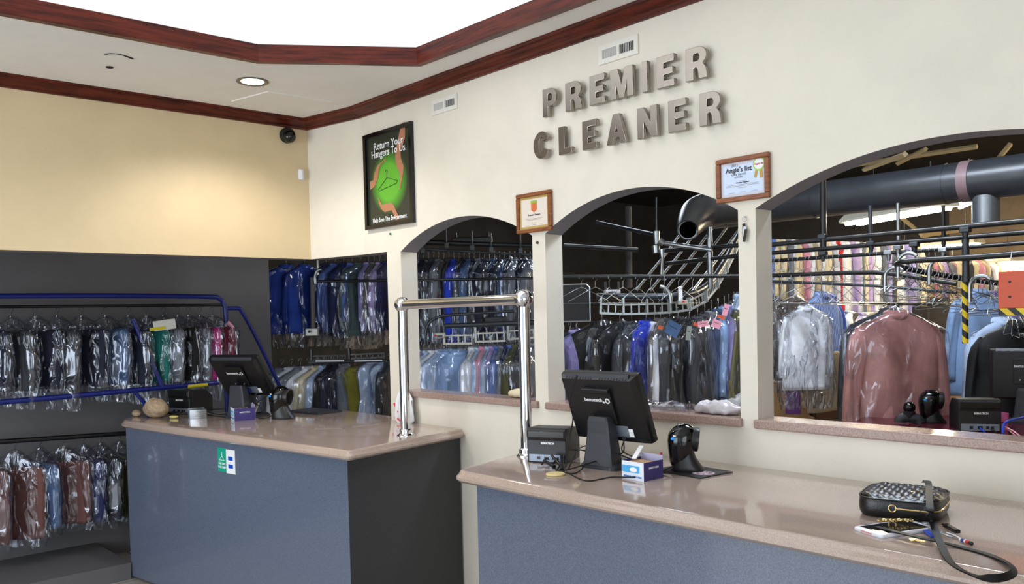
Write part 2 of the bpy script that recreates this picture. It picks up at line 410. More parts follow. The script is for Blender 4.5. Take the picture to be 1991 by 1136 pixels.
# guard rail
b1 = at_z(789, 847, H); b2 = at_z(1024.5, 886, H)
d1 = (b1 - CAM).dot(FW); t1 = b1.z + (847 - 592) / FPX * d1; d2 = (b2 - CAM).dot(FW); t2 = b2.z + (886 - 583) / FPX * d2
tt = (t1 + t2) / 2
t = thing('chrome_guard_rail', 'polished chrome rail on two posts bridging the gap between the counters', 'rail', (b1.x, b1.y, H))
def rel(p): return Vector(p) - Vector((b1.x, b1.y, H))
for i, (b, r) in enumerate(((b1, .041), (b2, .043))):
    q = rel((b.x, b.y, H))
    MB().cyl(q, q + Vector((0, 0, tt - H)), .0255, 28).build('post', M_chrome, t, True)
    MB().lathe([(.047, 0), (.047, .004), (.04, .007), (.034, .012), (.033, .03), (.029, .034), (.0256, .036)], q, 32).build('flange', M_chrome, t, True)
    MB().sphere(q + Vector((0, 0, tt - H)), r, 18).build('ball_joint', M_chrome, t, True)
MB().cyl(rel((b1.x, b1.y, tt)), rel((b2.x, b2.y, tt)), .0255, 28).build('crossbar', M_chrome, t, True)
# sticker on the left counter front
fa, fb = Vector(Bp[0]), Vector(Bp[1]); fd = (fb - fa).normalized(); fn = Vector((fd.y, -fd.x))
def at_front(px, py):
    d = ray(px, py); n3 = Vector((fn.x, fn.y, 0)); o3 = Vector((*fa, 0)); return CAM + d * ((o3 - CAM).dot(n3) / d.dot(n3))
s0 = at_front(424, 893); 
t = thing('payment_sticker', 'small green and white payment sticker on the left counter front', 'sticker', s0 + Vector((*fn, 0)) * .001, math.atan2(fd.y, fd.x))
sw, sh = .085, .135
MB().box((sw/2, 0, 0), (sw, .002, sh)).build('green_half', mat('sticker_green', (10, 160, 130), .4), t)
MB().box((sw * 1.5, 0, -.004), (sw, .002, sh)).build('white_half', M_paper, t)
mb = MB(); mb.tube([(sw*.5, -.0015, .045), (sw*.5, -.0015, .02), (sw*.2, -.0015, -.002), (sw*.8, -.0015, -.002), (sw*.5, -.0015, .02)], .0022, 6); mb.build('hanger_symbol', M_text, t)
text('lettering', 'WE TAKE', .016, M_text, t, (sw*.5, -.0014, -.022), bold=.0004); text('lettering', 'THE CARD', .016, M_text, t, (sw*.5, -.0014, -.042), bold=.0004)
mb = MB(); mb.box((sw*1.5, -.001, .014), (.045, .002, .022)); mb.box((sw*1.5, -.001, -.03), (.045, .002, .022)); mb.build('blue_logo', mat('card_blue', (0, 70, 190), .4), t)

# wall pins
for px, py, cn, lb in ((760, 455, (20, 120, 110), 'small teal pin in the wall below the hanger poster'), (1046, 472, (60, 50, 46), 'small dark nail in the pillar below the small certificate')):
    mb = MB(); mb.lathe([(.003, 0), (.007, .003), (.006, .010), (.002, .012)], (0, 0, 0), 12, Matrix.Rotation(PI/2, 4, 'X')); o = tag(mb.build('wall_pin', mat('pin_' + str(cn[0]), cn, .4)), lb, 'pin'); o.location = at_y(px, py)
# ================================================================== ON THE ARCHED WALL
# sign letters
def G(ch):
    """outlines in a 1-high box; first is the body, others are holes"""
    s = .27
    def arcp(cx, cz, rx, rz, a0, a1, n=12): return [(cx + rx * math.cos(math.radians(a0 + (a1 - a0) * i / n)), cz + rz * math.sin(math.radians(a0 + (a1 - a0) * i / n))) for i in range(n + 1)]
    if ch == 'I': return [[(0, 0), (s, 0), (s, 1), (0, 1)]], s
    if ch == 'L': return [[(0, 0), (.62, 0), (.62, .2), (s, .2), (s, 1), (0, 1)]], .62
    if ch == 'E': return [[(0, 0), (.7, 0), (.7, .2), (s, .2), (s, .41), (.64, .41), (.64, .6), (s, .6), (s, .8), (.7, .8), (.7, 1), (0, 1)]], .7
    if ch == 'P': return [[(0, 0), (s, 0), (s, .35), (.42, .35)] + arcp(.42, .675, .33, .325, -90, 90) + [(0, 1)], [(s, .54), (.42, .54)] + arcp(.42, .675, .1, .135, -90, 90) + [(s, .81)]], .75
    if ch == 'R': return [[(0, 0), (s, 0), (s, .37), (.40, .37), (.46, .28), (.50, 0), (.80, 0), (.76, .30), (.68, .42), (.64, .45)] + arcp(.44, .72, .34, .28, -50, 90) + [(0, 1)], [(s, .56), (.44, .56)] + arcp(.44, .685, .09, .125, -90, 90) + [(s, .81)]], .8
    if ch == 'M': return [[(0, 0), (.24, 0), (.24, .62), (.40, 0), (.60, 0), (.76, .62), (.76, 0), (1, 0), (1, 1), (.66, 1), (.5, .4), (.34, 1), (0, 1)]], 1
    if ch == 'N': return [[(0, 0), (.25, 0), (.25, .58), (.55, 0), (.8, 0), (.8, 1), (.55, 1), (.55, .42), (.25, 1), (0, 1)]], .8
    if ch == 'A': return [[(0, 0), (.27, 0), (.32, .2), (.58, .2), (.63, 0), (.9, 0), (.59, 1), (.31, 1)], [(.37, .38), (.53, .38), (.45, .7)]], .9
    if ch == 'C': return [arcp(.42, .5, .42, .5, 28, 332, 30) + [(.56, .36)] + arcp(.42, .5, .15, .29, -32, -328, 24)[0:] + [(.56, .64)]], .84
LM = []
def letter(ch, x0, x1, zb, zt, label):
    spl, wd = G(ch)
    me = curve_mesh([[((p[0] / wd) * (x1 - x0), p[1] * (zt - zb)) for p in sp] for sp in spl], .024, .0015)
    me.materials.clear(); me.materials.append(M_steel); me.transform(Matrix.Rotation(PI/2, 4, 'X'))
    o = obj('sign_letter', me); o.location = (x0, -.018, zb)
    tag(o, label, 'sign letter', 'brushed metal sign letters')
    return o
row1 = [('P', 1056, 1087, 181, 231), ('R', 1100, 1135, 167, 220), ('E', 1147, 1180, 152, 208), ('M', 1187, 1235, 133, 196), ('I', 1249, 1263, 126, 181), ('E', 1277, 1315, 110, 173), ('R', 1334, 1379, 92, 158)]
row2 = [('C', 1038, 1073, 264, 316), ('L', 1087, 1116, 257, 305), ('E', 1133, 1164, 242, 297), ('A', 1180, 1222, 231, 289), ('N', 1240, 1282, 213, 273), ('E', 1300, 1338, 199, 262), ('R', 1361, 1406, 184, 249)]
for rw, nm in ((row1, 'PREMIER'), (row2, 'CLEANER')):
    for k, (ch, a, b, yt, yb) in enumerate(rw):
        p0 = at_y(a, yb, -.042); p1 = at_y(b, yt, -.022)
        frac = k / 6
        z0 = (2.607 - .012 * frac) if nm == 'PREMIER' else (2.412 - .010 * frac)
        z1 = z0 + .128
        nth = {0: 'first', 1: 'second', 2: 'third', 3: 'fourth', 4: 'fifth', 5: 'sixth', 6: 'last'}[k]
        letter(ch, p0.x, p1.x, z0, z1, f'brushed metal letter {ch} on cream wall, {nth} letter of {nm}')
# vents
def vent(px, py, px2, py2, label):
    a = at_y(px, py); b = at_y(px2, py2)
    wd, h = b.x - a.x, b.z - a.z
    t = thing('wall_vent', label, 'vent', ((a.x + b.x) / 2, 0, (a.z + b.z) / 2))
    mb = MB(); f = .022
    mb.box((0, -.004, h/2 - f/2), (wd, .008, f)); mb.box((0, -.004, -h/2 + f/2), (wd, .008, f))
    mb.box((-wd/2 + f/2, -.004, 0), (f, .008, h - 2*f)); mb.box((wd/2 - f/2, -.004, 0), (f, .008, h - 2*f)); mb.box((0, -.004, 0), (.014, .008, h - 2*f))
    mb.build('frame', mat('vent_white', (226, 222, 212), .45), t)
    MB().box((wd/4, -.0005, 0), (wd/2 - f, .001, h - 2*f)).build('dark_duct_backing', mat('vent_dark', (30, 28, 28), .8), t)
    MB().box((-wd/4, -.0005, 0), (wd/2 - f, .001, h - 2*f)).build('damper_plate', mat('vent_grey', (170, 170, 165), .6), t)
    mb = MB(); k = 9
    for side in (-1, 1):
        for i in range(k):
            x = side * (.007 + (i + .5) * (wd/2 - f - .007) / k)
            mb.box((x, -.004, 0), (.006 if side < 0 else .0022, .006, h - 2*f), rz=side * .5 if side < 0 else .9)
    mb.build('louvres', mat('vent_white'.replace('white', 'blade'), (206, 204, 198), .45), t)
vent(841, 226, 890, 181, 'small white wall vent beside the hanger poster, under the moulding')
vent(1166, 128, 1242, 66, 'larger white wall vent above the sign letters')
# hanger poster
a = at_y(716, 446); b = at_y(804, 241)
pw, ph = b.x - a.x, .585
t = thing('framed_poster', 'black framed poster of hands around a green disc, left of the arches', 'poster', (a.x + pw/2, -.002, 2.21 + ph/2))
mb = MB(); f = .024
for cx, cz, dx, dz in ((0, ph/2 - f/2, pw, f), (0, -ph/2 + f/2, pw, f), (-pw/2 + f/2, 0, f, ph - 2*f), (pw/2 - f/2, 0, f, ph - 2*f)): mb.box((cx, -.011, cz), (dx, .022, dz))
mb.build('frame', M_gloss, t)
m = bpy.data.materials.new('poster_print'); m.use_nodes = True; nt = m.node_tree; bs = nt.nodes['Principled BSDF']; bs.inputs['Roughness'].default_value = .25
tc = nt.nodes.new('ShaderNodeTexCoord'); mp = nt.nodes.new('ShaderNodeMapping'); mp.inputs['Scale'].default_value = (5.2, 1, 5.2); mp.inputs['Location'].default_value = (.0, 0, .12)
gr = nt.nodes.new('ShaderNodeTexGradient'); gr.gradient_type = 'SPHERICAL'; rp = nt.nodes.new('ShaderNodeValToRGB')
rp.color_ramp.elements[0].position = 0; rp.color_ramp.elements[0].color = lin((40, 48, 38)); rp.color_ramp.elements[1].position = .45; rp.color_ramp.elements[1].color = lin((94, 172, 48))
e_ = rp.color_ramp.elements.new(.28); e_.color = lin((70, 140, 40))
nt.links.new(tc.outputs['Object'], mp.inputs[0]); nt.links.new(mp.outputs[0], gr.inputs[0]); nt.links.new(gr.outputs[0], rp.inputs[0]); nt.links.new(rp.outputs[0], bs.inputs['Base Color'])
MB().box((0, -.004, 0), (pw - 2*f, .006, ph - 2*f)).build('print', m, t)
M_skin = mat('printed_skin', (176, 118, 88), .4)
def flat_shape(name, pts, m, parent, y=-.0085, loc=(0, 0, 0)):
    me = curve_mesh([pts], .0006); me.materials.clear(); me.materials.append(m); me.transform(Matrix.Rotation(PI/2, 4, 'X'))
    o = obj(name, me, parent); o.location = (loc[0], y, loc[2]); return o
# coordinates on the print, width -.19..+.19, height -.27..+.27, as read off the photograph
def pp(u, v): return ((u - 325) / 330 * .41 * 1.0, -(v - 660) / 730 * .585 + 0)
def hand(pts): return [pp(*q) for q in pts]
flat_shape('printed_hand', hand([(455, 280), (475, 285), (468, 400), (430, 480), (432, 540), (452, 600), (446, 650), (418, 762), (408, 755), (420, 690), (418, 640), (395, 590), (385, 540), (388, 470), (405, 420), (430, 330)]), M_skin, t)
flat_shape('printed_hand', hand([(165, 655), (195, 650), (205, 600), (235, 545), (300, 510), (308, 520), (262, 545), (245, 580), (235, 640), (205, 700), (165, 718)]), M_skin, t)
flat_shape('printed_hand', hand([(232, 780), (246, 815), (262, 850), (340, 846), (362, 870), (408, 980), (378, 985), (345, 905), (285, 910), (255, 880), (236, 830)]), M_skin, t)
mb = MB(); hp = [pp(300, 612), pp(303, 597), pp(313, 595), pp(316, 610), pp(311, 625), pp(311, 655), pp(398, 695), pp(390, 712), pp(240, 742), pp(235, 730), pp(311, 655)]
mb.tube([(x, -.0088, z) for x, z in hp], .0018, 6); mb.build('printed_hanger', mat('printed_dark_green', (40, 80, 30), .4), t)
text('lettering', 'Return Your', .060, M_text, t, (.005, -.0100, .205), bold=.0005); text('lettering', 'Hangers To Us.', .060, M_text, t, (.008, -.0100, .158), bold=.0005)
text('lettering', 'Help Save The Environment.', .036, M_text, t, (.002, -.0100, -.243), bold=.0003)
for o in t.children:
    if o.name.startswith('lettering'):
        wmax = .365 if 'Help' in o.name else .365
        k = min(1, .36 / max(o.dimensions.x, .01)); 
        o.scale = (k, 1.05, 1)
# certificates
def certificate(a, b, dz, label, wood, mat_c, paper_c):
    A = at_y(*a); B = at_y(*b); wd = B.x - A.x; h = dz; z = (A.z + B.z) / 2
    t = thing('framed_certificate', label, 'certificate', ((A.x + B.x) / 2, -.002, z)); f = .02
    mb = MB()
    for cx, cz, dx, d_z in ((0, h/2 - f/2, wd, f), (0, -h/2 + f/2, wd, f), (-wd/2 + f/2, 0, f, h - 2*f), (wd/2 - f/2, 0, f, h - 2*f)):
        mb.box((cx, -.009, cz), (dx, .018, d_z), bev=.004)
    mb.build('frame', wood, t)
    MB().box((0, -.004, 0), (wd - 2*f, .006, h - 2*f)).build('mat_board', mat_c, t)
    MB().box((0, -.0072, 0), (wd - 2*f - .022, .001, h - 2*f - .022)).build('paper', paper_c, t)
    return t, wd, h
M_oak = mat('oak_frame', (150, 88, 46), .35, c2=(110, 60, 30), nscale=6, stretch=(4, 4, 30))
t, wd, h = certificate((1009, 447), (1075, 378), .197, 'small award certificate in wooden frame with orange badge, between left and middle arches', M_oak, mat('gold_mat', (190, 160, 90), .4), mat('certificate_cream', (226, 214, 200), .5))
mb = MB(); mb.prism(round_poly([(-.02, -.018), (0, -.03), (.02, -.018), (.02, .02), (-.02, .02)], .004), .0, .001, Matrix.Translation((0, -.0078, .03)) @ Matrix.Rotation(PI/2, 4, 'X')); mb.build('badge', mat('badge_orange', (214, 110, 60), .4), t)
mb = MB(); mb.box((0, -.009, .052), (.044, .0008, .012)); mb.build('badge_cap', mat('badge_green', (150, 180, 70), .4), t)
text('lettering', 'Premier Cleaners', .012, M_dark, t, (0, -.0085, -.012), bold=.0003)
mb = MB()
for i, (z, ww) in enumerate(((-.03, .12), (-.036, .1), (-.052, .03))): mb.box((0, -.0082, z), (ww, .0006, .0014))
for x in (-.05, 0, .05): mb.box((x, -.0082, -.062), (.026, .0006, .0012))
mb.build('printed_lines', mat('faint_print', (140, 130, 125), .6), t)
t, wd, h = certificate((1397, 396), (1499, 297), .175, 'larger white award certificate in oak frame with gold ribbon, left of the right arch', M_oak, mat('silver_mat', (205, 205, 214), .4), mat('certificate_white', (206, 220, 242), .5))
text('lettering', '2012', .015, mat('grey_print', (120, 120, 130), .6), t, (-.035, -.0085, .055), bold=.0)
text('lettering', "Angie's list", .027, M_dark, t, (-.018, -.0085, .037), bold=.0006)
text('lettering', 'SUPER SERVICE', .010, mat('grey_print', (0, 0, 0)), t, (-.018, -.0085, .018)); text('lettering', 'AWARD', .010, MATS['grey_print'], t, (-.018, -.0085, .008))
text('lettering', 'Premier Cleaners', .008, M_dark, t, (0, -.0085, -.014), bold=.0002)
mb = MB()
for z, ww in ((-.008, .03), (-.022, .14), (-.027, .15), (-.034, .04)): mb.box((0, -.0082, z), (ww, .0006, .0012))
for x in (-.05, 0, .05): mb.box((x, -.0082, -.052), (.026, .0006, .0012))
mb.build('printed_lines', MATS['faint_print'], t)
mb = MB(); mb.prism([(-.012, -.055), (-.022, -.052), (-.012, -.01), (0, -.01)], 0, .001, Matrix.Translation((.072, -.0078, .05)) @ Matrix.Rotation(PI/2, 4, 'X')); mb.prism([(.004, -.058), (.016, -.056), (.012, -.01), (0, -.01)], 0, .001, Matrix.Translation((.072, -.0078, .05)) @ Matrix.Rotation(PI/2, 4, 'X')); mb.build('ribbon', mat('gold_ribbon', (190, 150, 60), .5), t)
mb = MB(); mb.lathe([(.026, 0), (.026, .0016)], (.072, -.0076, .048), 28, Matrix.Rotation(PI/2, 4, 'X')); mb.build('seal_ring', mat('seal_green', (160, 205, 70), .4), t)
mb = MB(); mb.lathe([(.021, 0), (.021, .0006)], (.072, -.0092, .048), 28, Matrix.Rotation(PI/2, 4, 'X')); mb.build('seal_centre', M_paper, t)
text('lettering', "Angie's list", .009, mat('seal_red', (190, 60, 50), .5), t, (.072, -.0102, .048), bold=.0003)
# key tag on pillar
p = at_y(1449, 422, -.004)
t = thing('key_ring', 'bunch of dark keys hanging on a nail on the right-hand pillar', 'keys', p)
mb = MB(); mb.cyl((0, .004, .0), (0, -.01, 0), .003, 10); mb.build('nail', M_zinc, t)
mb = MB(); mb.tube(arc((0, -.006, -.009), .009, 0, 2 * PI, 16), .0012, 6); mb.build('ring', M_zinc, t)
for i in range(3):
    mb = MB(); mb.box((-.003 + .004 * i, -.006 - .003 * i, -.05 - .012 * i), (.013, .003, .05), mtx=Matrix.Rotation(.1 * i, 4, 'Y'), bev=.003); mb.build('key', (M_gloss, M_zinc, M_gloss)[i], t)
# camera dome and motion sensor
p = at(558, 262, 5.72)
def at_left(px, py):
    n3 = Vector((nl.x, nl.y, 0)); d = ray(px, py); return CAM + d * ((Vector((*P0, 0)) - CAM).dot(n3) / d.dot(n3))
p = at_left(557, 264)
t = thing('dome_camera', 'small black dome security camera high on the left wall by the corner', 'camera', p, math.atan2(-LD.x, LD.y) )
R = Matrix.Rotation(-PI/2, 4, 'Y').to_4x4()
nv = Vector((-nl.x, -nl.y, 0)); 
t.rotation_euler = (0, 0, math.atan2(nv.y, nv.x))
MB().lathe([(.05, 0), (.05, .02), (.045, .03), (.044, .04)], (0, 0, 0), 28, Matrix.Rotation(PI/2, 4, 'Y')).build('mount', M_plast, t, True)
MB().sphere((.045, 0, -.014), .04, 14).build('dome', M_gloss, t, True)
p = at_left(598, 341)
p = Vector((*(P0 + LD * .03), p.z))
t = thing('motion_sensor', 'small white motion sensor in the room corner below the dome camera', 'sensor', p, -.75)
MB().box((.0, -.018, 0), (.075, .035, .075), bev=.012).build('housing', mat('sensor_white', (232, 232, 236), .35), t)
MB().box((.0, -.037, -.008), (.045, .004, .035), bev=.003).build('lens', M_paper, t)

# ================================================================== CEILING ITEMS
p = at_z(491, 158, CZ)
t = thing('recessed_downlight', 'round recessed ceiling light glowing white near the corner', 'light', (p.x, p.y, CZ))
MB().lathe([(.062, -.001), (.085, -.001), (.086, -.005), (.078, -.008), (.062, -.003)], (0, 0, 0), 36, cap=False).build('trim_ring', mat('pewter_ring', (120, 116, 110), .3, .8), t, True)
sl = bpy.data.lights.new('downlight_lamp', 'SPOT'); sl.energy = 50; sl.spot_size = 2.5; sl.spot_blend = .6; sl.shadow_soft_size = .06; sl.color = (1, .96, .9)
so = bpy.data.objects.new('downlight_lamp', sl); COL.objects.link(so); so.parent = t; so.location = (0, 0, -.02)
MB().lathe([(.064, -.0025), (.001, -.0026)], (0, 0, 0), 36, cap=False).build('lamp', emit('downlight_glow', (255, 250, 240), 9), t)
h0, h1, h2 = at_z(450, 196, CZ), at_z(521, 177, CZ), at_z(648, 197, CZ)
e1, e2 = h0 - h1, h2 - h1
mb = MB(); mb.add([h1 + Vector((0, 0, -.006)), h1 + e2 + Vector((0, 0, -.006)), h1 + e2 + e1 * 1.0 + Vector((0, 0, -.006)), h1 + e1 + Vector((0, 0, -.006)), h1, h1 + e2, h1 + e2 + e1, h1 + e1], [(0, 1, 2, 3), (4, 7, 6, 5), (0, 4, 5, 1), (1, 5, 6, 2), (2, 6, 7, 3), (3, 7, 4, 0)])
tag(mb.build('access_hatch', mat('hatch_paint', (228, 223, 216), .7)), 'flat painted ceiling access panel beside the round downlight', 'hatch')
# hole and torn arc left from a removed fitting
pc = at_z(226, 119, CZ)
mb = MB(); pts = [at_z(*q, CZ - .002) for q in ((203, 106), (215, 104.5), (230, 105.5), (245, 109.5), (259, 115))]
mb.tube(bez(pts, 5), [.001, .003, .004, .005, .005, .005, .0045, .004, .004, .004, .004, .004, .004, .005, .005, .006, .006, .007, .007, .007, .004], 6, flat=.4)
tag(mb.build('ceiling_crack', mat('hole_black', (12, 10, 9), .9)), 'dark curved gap in the ceiling plaster at upper left', 'crack')
mb = MB(); q = at_z(213, 131, CZ - .002); mb.lathe([(.02, 0), (.019, -.001), (.001, -.002)], q, 18, Matrix.Diagonal((1, .9, 1, 1))); tag(mb.build('ceiling_hole', MATS['hole_black']), 'small dark round hole in the ceiling below the curved gap', 'hole')
# ================================================================== COUNTER EQUIPMENT
def Tr(x=0, y=0, z=0, ax=None, a=0):
    m = Matrix.Translation((x, y, z))
    return m @ Matrix.Rotation(a, 4, ax) if ax else m
def monitor(base, rz, label, sc=1, name='pos_monitor', group=None, wd=.345, ht=.272, tilt=.38, zc=.265):
    """screen looks along local +Y, the back looks along -Y"""
    t = thing(name, label, 'monitor', base, rz, group); t.scale = (sc,) * 3
    # foot: flat splayed plate
    mb = MB(); slab(mb, round_poly([(-.10, -.02), (-.075, -.085), (.075, -.085), (.10, -.02), (.115, .09), (-.115, .09)], .02), [(0, 0), (0, .012), (-.012, .022)])
    mb.build('foot', M_plast2, t, True)
    # tapered neck leaning forwards
    mb = MB(); rings = []
    for k, (y, z, hx, hy) in enumerate(((-.045, .014, .066, .040), (-.045, .05, .060, .036), (-.046, .13, .050, .030), (-.05, .175, .046, .027), (-.052, .19, .040, .022))):
        rings.append([(x * hx, y + yy * hy, z) for x, yy in ((-1, -.8), (-.85, -1), (.85, -1), (1, -.8), (1, .8), (.85, 1), (-.85, 1), (-1, .8))])
    mb.loft(rings).build('neck', M_plast2, t)
    # panel group, tilted: top edge towards -Y
    R = Tr(0, -.012, zc) @ Matrix.Rotation(tilt, 4, 'X')
    def pb(name, mb, m, smooth=False):
        o = mb.build(name, m, t, smooth); o.matrix_local = R; return o
    hw, hh = wd / 2, ht / 2
    mb = MB(); mb.box((0, .012, 0), (wd, .022, ht), bev=.005)
    def rect(k, y, dz=0): return [(-hw * k, y, -hh * k + dz), (hw * k, y, -hh * k + dz), (hw * k, y, hh * k + dz), (-hw * k, y, hh * k + dz)]
    mb.loft([rect(.985, .002), rect(.97, -.012), rect(.90, -.03)])
    case = pb('casing', mb, M_plast)
    mb = MB(); mb.box((0, .0235, 0), (wd - .03, .002, ht - .03)); pb('screen', mb, M_gloss)
    # vents along the top
    mb = MB()
    for k in range(22):
        x = -hw * .78 + k * (hw * 1.56) / 21
        if k == 10: pb('vent_slots', mb, mat('vent_slot_grey', (74, 76, 82), .5)); mb = MB()
        if k in (10, 11): continue
        for r_ in range(3): mb.box((x, -.0275 + r_ * .0045, hh * .925 + r_ * .0028), (.0042, .002, .0022))
    pb('vent_slots', mb, mat('vent_slot_grey', (74, 76, 82), .5))
    mb = MB(); mb.box((0, -.016, hh * .93), (hw * 1.66, .012, .026), mtx=Matrix.Rotation(-.55, 4, 'X')); pb('vent_panel', mb, M_plast2)
    mb = MB(); mb.box((0, -.036, .022), (.122, .014, .14), bev=.003); mb.box((0, -.045, .084), (.122, .01, .018), bev=.003); pb('mount_cover', mb, M_plast)
    for x in (-.03, .03): mb = MB(); mb.lathe([(.0055, 0), (.0055, .004), (.002, .006)], (x, -.044, -.028), 12, Matrix.Rotation(PI/2, 4, 'X')); pb('thumb_screw', mb, M_zinc)
    o = obj('brand_lettering', text_mesh('bematech', .021, M_text, bold=.0003), t); o.matrix_local = R @ Tr(-.018, -.0445, .048, 'X', PI/2)
    mb = MB(); mb.lathe([(.0058, 0), (.0105, 0), (.0105, .001), (.0058, .001)], (.045, -.0433, .046), 24, Matrix.Rotation(PI/2, 4, 'X'), cap=False); mb.lathe([(.0038, 0), (.0038, .001)], (.028, -.0433, .040), 14, Matrix.Rotation(PI/2, 4, 'X')); pb('brand_mark', mb, M_text)
    mb = MB(); mb.box((.052, -.031, -.082), (.085, .004, .045), bev=.001); pb('connector_plate', mb, mat('connector_metal', (150, 160, 170), .4, .6))
    mb = MB(); mb.box((.028, -.040, -.080), (.03, .018, .026), bev=.002); pb('blue_plug', mb, mat('plug_blue', (30, 40, 130), .4))
    mb = MB(); mb.box((.100, -.0315, -.085), (.028, .001, .032)); pb('rating_label', mb, M_paper)
    for i, (x, dx) in enumerate(((.03, .02), (.07, .035), (.085, -.04))):
        a = R @ Vector((x, -.042, -.095)); mb = MB()
        mb.tube(bez([a, (a.x + dx * .3, a.y - .01, a.z - .05), (a.x - dx, a.y + .0, .04), (a.x - .1, a.y + .02 * i, .008)], 8), .0028, 6); mb.build('cable', M_rub, t, True)
    return t
def printer(base, rz, label, group=None, sc=1, blue=False):
    t = thing('receipt_printer', label, 'printer', base, rz, group); t.scale = (sc,) * 3
    wd, dp, ht = .172, .18, .145
    prof = [(-dp/2, .0), (dp/2, .0), (dp/2, .10), (dp/2 - .05, ht - .004), (-dp/2 + .012, ht), (-dp/2 - .004, ht - .01), (-dp/2 - .004, ht - .042), (-dp/2, ht - .05)]
    mb = MB(); n = len(prof)
    for x0, x1, k in ((-wd/2, wd/2, 0),):
        P = round_poly(prof, .006, 3); m_ = len(P)
        rings = [[(x, p[0] * s_, .0 + p[1] * (1 - (1 - s_) * .5) + (1 - s_) * 0.0) for p in P] for x, s_ in ((-wd/2, .97), (-wd/2 + .004, 1), (wd/2 - .004, 1), (wd/2, .97))]
        mb.loft(rings)
    mb.build('casing', M_plast, t)
    MB().box((0, -dp/2 - .006, ht - .026), (wd - .012, .006, .028), bev=.0025).build('lid', M_gloss, t)
    MB().box((0, -dp/2 - .001, .020), (wd - .018, .006, .030)).build('port_panel', mat('port_metal', (136, 146, 160), .4, .5), t)
    mb = MB()
    for x, w_ in ((-.035, .014), (.0, .02), (.03, .012), (.05, .01)): mb.box((x, -dp/2 - .0045, .02), (w_, .002, .012))
    mb.build('port_socket', M_blkm, t)
    o = text('brand_lettering', 'BEMATECH', .0115, M_text, t, (.005, -dp/2 - .002, .082), bold=.0006)
    mb = MB(); mc = mat('cable_blue', (30, 60, 200), .4) if blue else M_rub
    mb.tube(bez([(.0, -dp/2 - .002, .02), (0, -dp/2 - .03, .012), (.004, -dp/2 - .07, .006)], 6), .0035, 6); mb.build('data_cable', mc, t, True)
    mb = MB(); mb.tube(bez([(.045, -dp/2 - .002, .02), (.045, -dp/2 - .025, .012), (.05, -dp/2 - .07, .006)], 6), .004, 6); mb.build('power_cable', M_rub, t, True)
    return t
def scanner(base, rz, label, group=None, sc=1):
    """presentation barcode scanner; window looks along local +X"""
    t = thing('barcode_scanner', label, 'scanner', base, rz, group); t.scale = (sc,) * 3
    mb = MB(); rings = []
    def se(hx, hy, z, ox, e=.75, n=28): return [(ox + hx * math.copysign(abs(math.cos(a)) ** e, math.cos(a)), hy * math.copysign(abs(math.sin(a)) ** e, math.sin(a)), z) for a in [2 * PI * j / n for j in range(n)]]
    for z, hx, hy, ox in ((0, .062, .048, .014), (.006, .064, .050, .014), (.02, .056, .048, .010), (.05, .044, .044, .002), (.08, .040, .040, -.004)): rings.append(se(hx, hy, z, ox))
    mb.loft(rings).build('foot', M_plast, t, True)
    # hooded egg-shaped head merging into the body
    mb = MB(); rings = []
    for z, hx, hy, ox in ((.016, .034, .036, -.012), (.03, .042, .042, -.012), (.055, .046, .046, -.011), (.085, .052, .051, -.009), (.115, .057, .055, -.006), (.14, .055, .052, -.004), (.158, .047, .045, -.001), (.170, .036, .034, .002), (.178, .020, .019, .004), (.181, .004, .004, .005)): rings.append(se(hx, hy, z, ox, .95))
    mb.loft(rings).build('head', M_gloss, t, True, 80)
    Wt = Tr(.030, 0, .122) @ Matrix.Rotation(PI/2 + .12, 4, 'Y')
    mb = MB(); mb.lathe([(.044, 0), (.047, .016), (.046, .026), (.041, .028), (.038, .024)], (0, 0, 0), 32, Wt, cap=False); mb.build('window_rim', M_plast, t, True)
    mb = MB(); mb.lathe([(.040, .020), (.040, .0245)], (0, 0, 0), 32, Wt); mb.build('scan_window', M_gloss, t)
    mb = MB(); mb.tube([(-.012 - .010 * math.sin(a), .0545 * math.cos(a), .105 + .073 * math.sin(a)) for a in [PI * k / 24 for k in range(25)]], .0022, 6); mb.build('seam_band', M_plast2, t, True)
    mb = MB(); mb.sphere((-.038, -.043, .128), .011, 8, (1, .45, .6)); mb.build('blue_badge', mat('badge_blue', (40, 140, 225), .3), t, True)
    mb = MB(); mb.box((-.034, -.045, .139), (.012, .003, .005), rz=-.7); mb.build('white_badge_mark', M_text, t)
    mb = MB(); mb.tube(bez([(-.04, -.02, .02), (-.075, -.04, .006), (-.12, -.03, .004)], 8), .003, 6); mb.build('cable', M_rub, t, True)
    return t
def onc(px, py, z=H): return at_z(px, py, z)
p = onc(1168, 906); monitor((p.x + .035, p.y + .02, H), .05, 'black point-of-sale monitor seen from behind on the right counter', sc=1.10, zc=.222)
p = onc(1070, 900); printer((p.x - .045, p.y + .07, H), .42, 'black receipt printer on the right counter beside the chrome post')
p = onc(1324, 915); t = thing('mouse_pad', 'black mat with round pinkish logo under the scanner on the right counter', 'mat', (p.x + .045, p.y + .01, H), -.10)
MB().box((0, 0, .002), (.24, .19, .004), bev=.001).build('pad', M_rub, t)
mb = MB(); mb.lathe([(.042, 0), (.001, .0004)], (.065, -.01, .0042), 28, cap=False); mb.build('round_logo', mat('pad_logo_pink', (190, 165, 175), .5), t)
mb = MB()
for k in range(7): mb.box((.065 + .026 * math.cos(k * .9), -.01 + .026 * math.sin(k * .9), .0048), (.012, .006, .0006), rz=k * .9)
mb.build('logo_letters', mat('pad_logo_dark', (60, 40, 60), .5), t)
o = obj('lettering', text_mesh('www.bematech.com', .012, mat('pad_text', (150, 130, 140), .6)), t); o.location = (.095, .045, .0046); o.rotation_euler = (0, 0, .9)
p = onc(1330, 918); scanner((p.x - .01, p.y + .015, H + .004), .62, 'glossy black barcode scanner on a mat on the right counter', 'barcode scanners')
